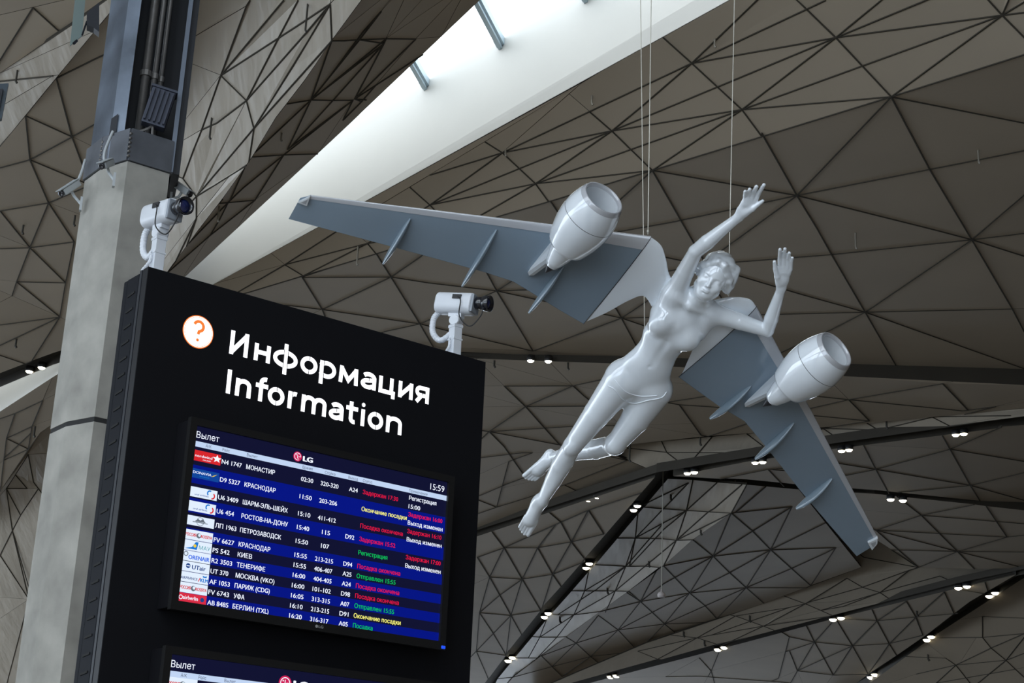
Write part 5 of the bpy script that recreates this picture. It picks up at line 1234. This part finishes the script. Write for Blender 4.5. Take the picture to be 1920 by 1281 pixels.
H0 = .055                                           # the body axis lies a little below the wing plane
# torso frame
b_up = (A(1300, 566, H0)-A(1196, 712, H0)).normalized(); b_n = V((0, 0, 1)); b_s = b_up.cross(b_n).normalized()
if b_s.x < 0: b_s = -b_s
TF = (b_s, b_up, b_n)
F = field()
ell(F, A(1197, 712, H0-.01), TF, (.150, .095, .088), .03)                     # pelvis
ell(F, A(1214, 690, H0+.006), TF, (.122, .085, .074), .05)                    # belly
ell(F, A(1230, 664, H0), TF, (.100, .080, .068), .05)                         # waist
ell(F, A(1247, 633, H0), TF, (.112, .090, .078), .05)                         # lower ribs
ell(F, A(1268, 602, H0-.005), TF, (.130, .100, .086), .04)                    # chest
ell(F, A(1289, 576, H0-.02), TF, (.128, .055, .058), .04)                     # shoulders
ell(F, A(1290, 637, H0+.050), TF, (.056, .060, .046), .034)
ell(F, A(1238, 607, H0+.050), TF, (.054, .060, .046), .034)
for px, py in ((1222, 728), (1178, 706)): ell(F, A(px, py, H0-.055), TF, (.080, .090, .065), .04)   # seat
# collar bones, breast bone, belly hollows
cone(F, A(1290, 575, H0+.052), .008, A(1268, 556, H0+.03), .010, .02); cone(F, A(1294, 578, H0+.052), .008, A(1330, 588, H0+.03), .010, .02)
cone(F, A(1284, 584, H0+.088), .004, A(1262, 622, H0+.105), .004, .03, True)
cone(F, A(1250, 645, H0+.086), .004, A(1222, 690, H0+.092), .004, .03, True)
ell(F, A(1218, 690, H0+.086), TF, (.007, .009, .012), .008, True)
# neck
cone(F, A(1297, 566, H0-.01), .052, A(1322, 545, H0-.005), .045, .03)
cone(F, A(1294, 572, H0+.035), .012, A(1322, 545, H0+.020), .014, .03)
cone(F, A(1270, 556, H0-.005), .036, A(1310, 558, H0-.01), .040, .04); cone(F, A(1332, 585, H0-.005), .036, A(1314, 562, H0-.01), .040, .04)
# legs. her right leg is straight, her left knee bends and the shin crosses behind
cone(F, A(1166, 715, H0-.005), .092, A(1120, 775, H0+.005), .068, .04); cone(F, A(1120, 775, H0+.005), .068, A(1074, 836, H0+.005), .048, .006)
cone(F, A(1074, 836, H0+.005), .048, A(1052, 872, H0-.012), .049, .008); cone(F, A(1052, 872, H0-.012), .049, A(1038, 900, H0-.018), .043, .006)
cone(F, A(1038, 900, H0-.018), .043, A(1016, 940, H0-.005), .028, .006)
ell(F, A(1071, 841, H0+.040), TF, (.026, .034, .020), .025)
cone(F, A(1068, 868, H0+.012), .012, A(1022, 935, H0+.012), .008, .03)
def foot(ank, heel, ball, toes, n, toe_r=.0105, sole=(0, 0, 1)):
    a, h, b = V(ank), V(heel), V(ball)
    cone(F, a, .030, h, .025, .02); flatcone(F, h.lerp(a, .5), .030, b, .037, sole, .50, .03); cone(F, a.lerp(b, .1), .026, b, .020, .03)
    s = V(n)
    for i, (o, l, r) in enumerate(toes):
        st = b+s*o; en = st+(b-a).normalized()*l
        cone(F, st-(b-a).normalized()*.015, r*1.05, en+(b-a).normalized()*.020, r*.95, .004)
fa, fh, fb_ = A(1016, 938, H0-.005), A(1006, 942, H0-.035), A(994, 977, H0+.010)
fd = (fb_-fa).normalized(); fn = fd.cross(V((0, 0, 1))).normalized()
if fn.x < 0: fn = -fn
foot(fa, fh, fb_, [(.027, .060, .0130), (.009, .066, .0088), (-.007, .060, .0082), (-.022, .050, .0078), (-.035, .038, .0074)], fn)
cone(F, A(1009, 937, H0), .018, A(1004, 944, H0-.005), .016, .015)
# left leg
cone(F, A(1226, 732, H0-.005), .092, A(1192, 785, H0+.010), .072, .04); cone(F, A(1192, 785, H0+.010), .072, A(1155, 832, H0+.020), .050, .006)
ell(F, A(1156, 836, H0+.045), TF, (.030, .034, .022), .025)
cone(F, A(1152, 834, H0+.008), .050, A(1118, 842, H0-.10), .052, .03); cone(F, A(1118, 842, H0-.10), .052, A(1080, 848, H0-.20), .043, .006)
cone(F, A(1080, 848, H0-.20), .043, A(1042, 856, H0-.31), .029, .006)
ga, gh, gb = A(1032, 862, H0-.330), A(1032, 851, H0-.35), A(1008, 882, H0-.318)
gd = (gb-ga).normalized(); gn = gd.cross(V((0, 0, 1))).normalized()
if gn.x < 0: gn = -gn
foot(ga, gh, gb, [(-.027, .052, .0125), (-.009, .057, .0088), (.007, .052, .0082), (.022, .044, .0078), (.035, .034, .0074)], gn)
# arms
def arm(sh, el, wr, r):
    sh, el, wr = V(sh), V(el), V(wr)
    cone(F, sh, r[0], sh.lerp(el, .5), r[1], .03); cone(F, sh.lerp(el, .5), r[1], el, r[2], .004)
    cone(F, el, r[2], el.lerp(wr, .28), r[3], .006); cone(F, el.lerp(wr, .28), r[3], wr, r[4], .004)
ra = (A(1266, 548, H0-.01), A(1304, 472, H0+.03), A(1384, 408, H0+.05))
arm(*ra, (.052, .042, .033, .035, .021))
la = (A(1334, 586, H0-.01), A(1439, 620, H0+.03), A(1465, 541, H0+.05))
arm(*la, (.050, .040, .031, .034, .021))
cone(F, A(1246, 585, H0-.01), .050, A(1262, 552, H0-.01), .050, .04); cone(F, A(1308, 622, H0-.01), .045, A(1332, 590, H0-.01), .046, .04)
# hands: palm, four fingers, thumb leaving the side of the palm
def hand(wrist, knk, tips, rs, thumb, h, curl):
    w = A(*wrist, h); ks = [A(*k, h) for k in knk]; mid = sum(ks, V((0, 0, 0)))/len(ks)
    nrm = (mid-w).cross(ks[0]-ks[-1]).normalized()
    flatcone(F, w, .021, w.lerp(mid, .30), .026, nrm, .60, .02); flatcone(F, w.lerp(mid, .30), .028, w.lerp(mid, .70), .031, nrm, .42, .012)
    sg = 1 if nrm.z > 0 else -1
    for k, t, r in zip(ks, tips, rs):
        T_ = A(*t, h+curl); m = k.lerp(T_, .45)+V((0, 0, -curl*.35))
        cone(F, w.lerp(k, .75), r*1.1, k, r*1.08, .010); cone(F, k, r*1.05, m, r*.95, .004); cone(F, m, r*.95, T_, r*.80, .003)
    tb, tm, tt = [A(*p, h+.012) for p in thumb]
    cone(F, w.lerp(tb, .35), .017, tb, .013, .016); cone(F, tb, .0125, tm, .0105, .006); cone(F, tm, .0105, tt, .0088, .003)
hand((1387, 405), [(1414.5, 380), (1408.5, 375.5), (1402.5, 373.5), (1397, 375)], [(1432.5, 347), (1418.5, 350), (1406, 355), (1397, 359)], (.0112, .0115, .0108, .0098), [(1411, 392), (1421, 384), (1430, 377)], H0+.055, .02)
hand((1465, 537), [(1462, 501), (1469.5, 499), (1476.5, 500.5), (1482.5, 505)], [(1462.5, 468), (1471.8, 467), (1480, 474.5), (1486, 483.5)], (.0104, .0108, .0104, .0090), [(1457, 519), (1453.5, 504), (1452, 491)], H0+.055, .02)
# head
R3 = M_INV.to_3x3()
ex = V((.85, -.50, .10)).normalized(); en = V((-.14, -.20, .97)); en = (en-ex*en.dot(ex)).normalized(); eu = en.cross(ex).normalized()
hx, hu, hn = [(R3@cam_w(v)).normalized() for v in (ex, eu, en)]
HC_ = A(1334.5, 524.5, H0+.075)
HF = (hx, hu, hn)
def hp(x, y, z): return HC_+hx*x+hu*y+hn*z
ell(F, hp(0, .030, -.090), HF, (.074, .088, .092), .02)
ell(F, hp(0, -.018, -.052), HF, (.062, .078, .055), .025)
ell(F, hp(0, -.060, -.045), HF, (.045, .040, .040), .025)
cone(F, hp(0, -.085, -.020), .015, hp(0, -.078, -.026), .018, .018)
cone(F, hp(-.045, -.060, -.065), .016, hp(-.014, -.086, -.03), .014, .02); cone(F, hp(.045, -.060, -.065), .016, hp(.014, -.086, -.03), .014, .02)
for s in (-1, 1):
    ell(F, hp(s*.031, .001, .006), HF, (.017, .0105, .0115), .010, True)        # socket
    ell(F, hp(s*.031, -.001, -.0095), HF, (.0135, .0085, .0095), .003)           # eye under the lid
    cone(F, hp(s*.018, .0155, .0005), .0035, hp(s*.045, .0150, -.010), .0030, .006)  # brow
    cone(F, hp(s*.021, .004, .0005), .0016, hp(s*.041, .003, -.0065), .0014, .002)
    ell(F, hp(s*.036, -.030, -.020), HF, (.022, .022, .020), .015)
    ell(F, hp(s*.0085, -.0345, .006), HF, (.006, .005, .008), .005)
    ell(F, hp(s*.072, -.006, -.080), HF, (.008, .026, .015), .006); ell(F, hp(s*.078, -.004, -.076), HF, (.004, .014, .007), .003, True)
cone(F, hp(0, .008, -.001), .0050, hp(0, -.030, .014), .0080, .008); ell(F, hp(0, -.032, .016), HF, (.008, .007, .008), .005)
ell(F, hp(0, -.0545, .0035), HF, (.0200, .0040, .0070), .003); ell(F, hp(0, -.0630, .0020), HF, (.0170, .0050, .0075), .003)
cone(F, hp(-.018, -.0588, .0075), .0012, hp(.018, -.0588, .0075), .0012, .002, True)
ell(F, hp(0, -.0725, -.001), HF, (.014, .004, .006), .006, True)
cone(F, hp(0, -.060, -.055), .045, A(1308, 560, H0-.005), .046, .025)
body = grow('body', F, m_gloss, art, 1)
# brief: narrow raised hems
# hair gathered in a soft roll with a bun
F = field()
ell(F, hp(0, .040, -.098), HF, (.082, .090, .094), .01)
ell(F, hp(.004, .088, -.055), HF, (.066, .036, .046), .02)
ell(F, hp(0, -.020, .010), HF, (.056, .088, .080), .012, True)
for s in (-1, 1):
    cone(F, hp(s*.018, .084, -.010), .018, hp(s*.066, .030, -.052), .022, .012); cone(F, hp(s*.066, .030, -.052), .020, hp(s*.080, -.004, -.085), .019, .01)
cone(F, hp(.070, .080, -.07), .026, hp(.085, .01, -.10), .022, .012); ell(F, hp(.082, -.016, -.10), HF, (.022, .026, .024), .008)
ell(F, hp(-.078, -.004, -.085), HF, (.017, .022, .022), .008); ell(F, hp(.02, .055, -.170), HF, (.05, .05, .04), .02)
w = win_(F, HC_-V((.3, .3, .3)), HC_+V((.3, .3, .3)))
sl, X, Y, Z = w
lx = (X-HC_.x)*hx.x+(Y-HC_.y)*hx.y+(Z-HC_.z)*hx.z; lu = (X-HC_.x)*hu.x+(Y-HC_.y)*hu.y+(Z-HC_.z)*hu.z; ln_ = (X-HC_.x)*hn.x+(Y-HC_.y)*hn.y+(Z-HC_.z)*hn.z
ang = np.arctan2(lx, lu+.03)
F[sl] += (.0013*np.sin(ang*20+ln_*90)+.0012*np.sin(ang*6-ln_*45+lu*50)).astype(np.float32)
grow('hair', F, m_gloss, body, 1)
# hem ribbon of the brief, following the hips
from mathutils.bvhtree import BVHTree
bv = BVHTree.FromPolygons([v.co for v in body.data.vertices], [p.vertices[:] for p in body.data.polygons])
def ribbon(name, pts, r):
    cp = catmull([A(x, y, .05) for x, y in pts], 10); out = []
    c = M_INV@CAM
    for p in cp:
        h = bv.ray_cast(c, (p-c).normalized())
        if h[0]: out.append(h[0]+h[1]*r*.2)
    if len(out) > 3:
        bm = bmesh.new(); bm_tube(bm, out, r, 6); from_bm(name, bm, m_gloss, body, True)
ribbon('hem', [(1140, 724), (1152, 730), (1163, 745), (1172, 752)], .0030); ribbon('hem', [(1172, 752), (1190, 757), (1215, 751), (1240, 746), (1250, 735)], .0030); ribbon('hem', [(1152, 712), (1172, 734), (1200, 743), (1232, 742)], .0026)

# ---- wings
def foil(le, te, th, n, k=22, z0=0., twist=0.):
    """closed section from leading edge to trailing edge, n = dorsal->ventral normal; order: ventral from le to te, dorsal back"""
    c = te-le; L = c.length; d = c.normalized(); out = []
    for i in range(k+1):
        x = .5-.5*math.cos(math.pi*i/k); yt = 5*th*(.2969*math.sqrt(x)-.126*x-.3516*x*x+.2843*x**3-.1036*x**4)*L
        out.append(le+d*(x*L)+n*(yt*.75))
    for i in range(k-1, 0, -1):
        x = .5-.5*math.cos(math.pi*i/k); yt = 5*th*(.2969*math.sqrt(x)-.126*x-.3516*x*x+.2843*x**3-.1036*x**4)*L
        out.append(le+d*(x*L)-n*(yt*1.15))
    return out
def loft(name, secs, ms, parent, fmat=None, cap=(True, True), smooth=True):
    n = len(secs[0]); vs = [v for s in secs for v in s]; fs = []; fm = []
    for a in range(len(secs)-1):
        for i in range(n):
            j = (i+1) % n; fs.append((a*n+i, a*n+j, (a+1)*n+j, (a+1)*n+i)); fm.append(fmat(i) if fmat else 0)
    me = bpy.data.meshes.new(name)
    for flag, base in ((cap[0], 0), (cap[1], (len(secs)-1)*n)):
        if flag: fs.append(tuple(len(vs)+i for i in range(n))); vs = vs+vs[base:base+n]; fm.append(0)
    o = pydata(name, vs, fs, ms, parent, smooth, fm)
    bm = bmesh.new(); bm.from_mesh(o.data); bmesh.ops.recalc_face_normals(bm, faces=bm.faces); bm.to_mesh(o.data); bm.free()
    return o
def lerp2(a, b, t): return (a[0]+(b[0]-a[0])*t, a[1]+(b[1]-a[1])*t)
def open_strip(name, secs, idx, m, parent, off):
    vs = []; k = len(idx)
    for s in secs:
        c = sum(s, V((0, 0, 0)))/len(s)
        for i in idx:
            t_ = (s[(i+1) % len(s)]-s[i-1]).normalized(); ax_ = (secs[-1][0]-secs[0][0]).normalized(); nn_ = t_.cross(ax_).normalized()
            if nn_.dot(s[i]-c) < 0: nn_ = -nn_
            if i == 0: nn_ = (s[0]-c).normalized()
            vs.append(s[i]+nn_*off)
    fs = [(a*k+i, a*k+i+1, (a+1)*k+i+1, (a+1)*k+i) for a in range(len(secs)-1) for i in range(k-1)]
    return pydata(name, vs, fs, m, parent, True)
WINGS = {
 -1: dict(le=((1221, 444), (583, 366.5)), te=[(0, (1094, 607.5)), (.10, (1048, 581)), (.20, (1003, 553)), (.27, (962, 528)), (.38, (910, 511)), (.55, (820, 486)), (.78, (680, 448)), (1, (541, 410.6))],
   fair=[((1221, 445), (1100, 603)), ((1240, 461), (1138, 586)), ((1249, 487), (1176, 565)), ((1257, 519), (1206, 555)), ((1285, 555), (1222, 575))], flaps=[((1060, 493), (992, 585)), ((932, 429), (867, 535)), ((770, 409), (719, 493))],
   eng=((1132, 371), (1028, 505)), pyl=((1030, 455), (992, 517)), tip=((583, 366.5), (559, 374))),
 1: dict(le=((1418, 574.5), (1644, 1006)), te=[(0, (1272, 707)), (.10, (1309, 734)), (.20, (1347, 761)), (.30, (1396, 790)), (.42, (1441, 844)), (.60, (1498, 917)), (.80, (1555, 984)), (1, (1606, 1043))],
   fair=[((1418, 575), (1279, 701)), ((1405, 561), (1288, 680)), ((1372, 558), (1301, 652)), ((1342, 563), (1312, 632)), ((1300, 572), (1285, 618))], flaps=[((1408, 722), (1331, 783.5)), ((1489, 791), (1416, 859)), ((1560, 896), (1493, 952))],
   eng=((1568, 655), (1437, 757)), pyl=((1450, 722), (1397, 763)), tip=((1644, 1006), (1640, 1022)))}
for s, W in WINGS.items():
    n = V((-DIH*s, 0, 1)).normalized()
    secs = []
    for t_, te in W['te']:
        le = lerp2(*W['le'], t_); th = .105*(1-t_)+.075*t_; secs.append(foil(WP(*le, s), WP(*te, s), th, n))
    if s == 1:
        l2, t2_ = WP(1641, 1021, s), WP(1606.5, 1043, s); secs.append(foil(l2, t2_, .04, n))
    else:
        l2, t2_ = WP(563, 371, s), WP(541, 410.6, s); secs.append(foil(l2, t2_, .04, n))
    N = len(secs[0])
    wing = loft('wing', secs, m_wing, art)
    wing['label'] = 'slate grey wing with pale leading edge'
    k_ = 5
    open_strip('leading_edge', secs[:-1], [i % N for i in range(-k_, k_+1)], m_silver, wing, .0016)
    # root fairing flowing into the shoulder
    fsec = []
    fle = catmull([(*p[0], 0) for p in W['fair']], 6); fte = catmull([(*p[1], 0) for p in W['fair']], 6); fp = catmull([(0, .105, 0), (.004, .125, 0), (.010, .17, 0), (.012, .24, 0), (.012, .30, 0)], 6)
    for le, te, q_ in zip(fle, fte, fp): fsec.append(foil(WP(le.x, le.y, s, q_.x), WP(te.x, te.y, s, q_.x), q_.y, n))
    loft('root_fairing', fsec, m_gloss, art)
    seam = secs[0]; bm = bmesh.new(); bm_tube(bm, [seam[i]+n*.001 for i in range(0, 23)], .0016, 5); from_bm('seam', bm, m_seam, wing)
    # tip lamp
    p0 = WP(*W['tip'][0], s, .006); d_le = (WP(*W['le'][1], s)-WP(*W['le'][0], s)).normalized(); d_ch = (secs[-2][22]-secs[-2][0]).normalized()
    if s == -1: tri = [WP(583, 366, s), WP(559, 377, s), WP(577, 383.5, s)]
    else: tri = [WP(1626, 1013.5, s), WP(1645, 1005, s), WP(1644, 1016, s), WP(1634, 1028, s)]
    bm = bmesh.new(); bm_slab(bm, [p-n*.010 for p in tri], n*.030); bmesh.ops.recalc_face_normals(bm, faces=bm.faces); bmesh.ops.bevel(bm, geom=bm.edges[:], offset=.002, segments=2, affect='EDGES')
    lp = from_bm('tip_lamp', bm, m_clear, wing)
    cc = sum(tri, V((0, 0, 0)))/len(tri); bm = bmesh.new(); bm_slab(bm, [cc+(p-cc)*.5+n*.0203 for p in tri], n*.001); from_bm('lamp_inset', bm, mat('lamp_inset_grey', (.35, .36, .37), rough=.3), lp)
    # flap track fairings: slim keels that hang under the wing and run past its trailing edge
    for g, f in W['flaps']:
        P0, P1 = WP(*g, s, .004), WP(*f, s, -.002); ax_ = P1-P0; L = ax_.length; d = ax_.normalized(); sd_ = d.cross(n).normalized(); ss = []
        for t_ in (0, .06, .15, .3, .5, .7, .85, .95, 1.0):
            wdt = .015*math.sin(math.pi*min(1, (t_*.93+.03)))**.6+.001; dep = .066*(math.sin(math.pi*(t_*.88+.05))**.8)+.002
            c = P0+d*(t_*L); ring = []
            for q in range(12):
                a = 2*math.pi*q/12; v_ = math.sin(a); ring.append(c+sd_*(wdt*math.cos(a)*(1-.35*max(0, v_)))+n*(dep*.5*v_+dep*.30))
            ss.append(ring)
        loft('flap_fairing', ss, mat('fairing_slate', (.19, .25, .30), rough=.14, coat=.6), wing)
    # engine
    I, Tt = A(*W['eng'][0], .196), A(*W['eng'][1], .132); ax_ = Tt-I; L = ax_.length; d = ax_.normalized()
    eng = bpy.data.objects.new('engine', None); COL.objects.link(eng); eng.parent = art
    prof = [(0, .094), (.010, .101), (.05, .116), (.10, .1255), (.15, .129), (.20, .125), (.25, .115), (.29, .104), (.32, .094), (.33, .08)]
    ft = .1205
    def rad(x):
        for (a, ra_), (b, rb_) in zip(prof, prof[1:]):
            if a <= x <= b and b > a: return ra_+(rb_-ra_)*(x-a)/(b-a)
        return .08
    xs_ = [.018+i*(.315-.018)/28 for i in range(29)]
    # smooth profile by fitting
    pf = np.polyfit([p[0] for p in prof[1:9]], [p[1] for p in prof[1:9]], 4); R_ = lambda x: float(np.polyval(pf, x))
    bm = bmesh.new(); bm_lathe(bm, I, d, [(x, R_(x)) for x in xs_]+[(.315, .080), (.29, .072)], 56); cow = from_bm('cowling', bm, m_gloss, eng, True)
    bm = bmesh.new(); bm_lathe(bm, I, d, [(ft-.0012, R_(ft)+.0006), (ft+.0012, R_(ft)+.0006)], 56); from_bm('seam', bm, m_seam, cow)
    lip = [(.020, R_(.020)+.0008), (.012, R_(.012)+.0008), (.006, R_(.006)), (.001, .0975), (-.002, .0935), (.001, .0895), (.010, .0862), (.020, .0850)]
    bm = bmesh.new(); bm_lathe(bm, I, d, lip, 56); from_bm('intake_lip', bm, m_silver, eng, True)
    bm = bmesh.new(); bm_lathe(bm, I, d, [(.018, .0850), (.06, .083), (.12, .080), (.17, .074), (.20, .055), (.205, .0005)], 56); from_bm('duct', bm, mat('duct_grey', (.72, .75, .78), rough=.3, coat=.2), eng, True)
    bm = bmesh.new(); bm_lathe(bm, I, d, [(.27, .074), (.315, .070), (.37, .058), (.42, .044), (L-.034, .034), (L-.034, .030)], 40); from_bm('core_nozzle', bm, m_gloss, eng, True)
    bm = bmesh.new(); bm_lathe(bm, I, d, [(L-.05, .031), (L-.034, .031), (L+.026, .0008)], 32); from_bm('exhaust_cone', bm, mat('exhaust_black', (.015, .015, .02), rough=.35), eng, True)
    for a0 in (35, 150):                                                   # two thin panel seams along the cowl
        x_, y_, _ = frame_of(d); dirn = x_*math.cos(math.radians(a0))+y_*math.sin(math.radians(a0))
        bm = bmesh.new(); bm_tube(bm, [I+d*x+dirn*(R_(x)+.0004) for x in xs_[9:]], .0009, 4); from_bm('seam', bm, m_seam, cow)
    # pylon
    dn = -(n-d*n.dot(d)).normalized()
    a1, a2, a3 = I+d*.12+dn*.10, I+d*.30+dn*.085, I+d*.40+dn*.04
    w1 = WP(*W['pyl'][1], s, .035); w2 = WP(*W['pyl'][1], s, -.01)
    fwd = A(*lerp2(W['eng'][0], W['eng'][1], .45), 0.); fwd = V((fwd.x, fwd.y, DIH*(fwd.x*s-.3)))
    mid_w = I+d*.30; mw = V((mid_w.x, mid_w.y, DIH*(abs(mid_w.x)-.3)))
    outline_ = [I+d*.14+dn*.115, I+d*.30+dn*.075, I+d*.42+dn*.035, w1, w2, mw]
    sv = d.cross(dn).normalized(); ss = []
    c_ = sum(outline_, V((0, 0, 0)))/len(outline_)
    for off, kk in ((-.022, .80), (-.016, .94), (0, 1.0), (.016, .94), (.022, .80)):
        ss.append([c_+(p-c_)*kk+sv*off for p in outline_])
    loft('pylon', ss, mat('pylon_white', (.56, .60, .64), rough=.14, coat=.6), eng, smooth=False)

# ---- suspension wires (survey: lower end, upper end at the frame edge)
m_wire = mat('wire_steel', (.62, .60, .52), rough=.4, metal=.3)
for lo_, up_, hh in (((1209, 645), (1201, 0), -.03), ((1215, 440), (1221, 0), .0), ((1366, 556), (1377, 0), -.02)):
    p = A(*lo_, hh); pw = M_ART@p; dh = math.hypot(pw.x, pw.y); q = at_d(*up_, dh); dr = (q-pw).normalized(); top = pw+dr*((15.6-pw.z)/dr.z)
    bm = bmesh.new(); bm_tube(bm, [p, M_INV@top], .0022, 6); wo = from_bm('suspension_wire', bm, m_wire, art)
    bm = bmesh.new(); bm_lathe(bm, p+(M_INV@top-p).normalized()*.008, (M_INV@top-p), [(0, .0005), (0, .005), (.012, .006), (.018, .003), (.024, .0005)], 10); from_bm('ferrule', bm, m_wire, wo, True)
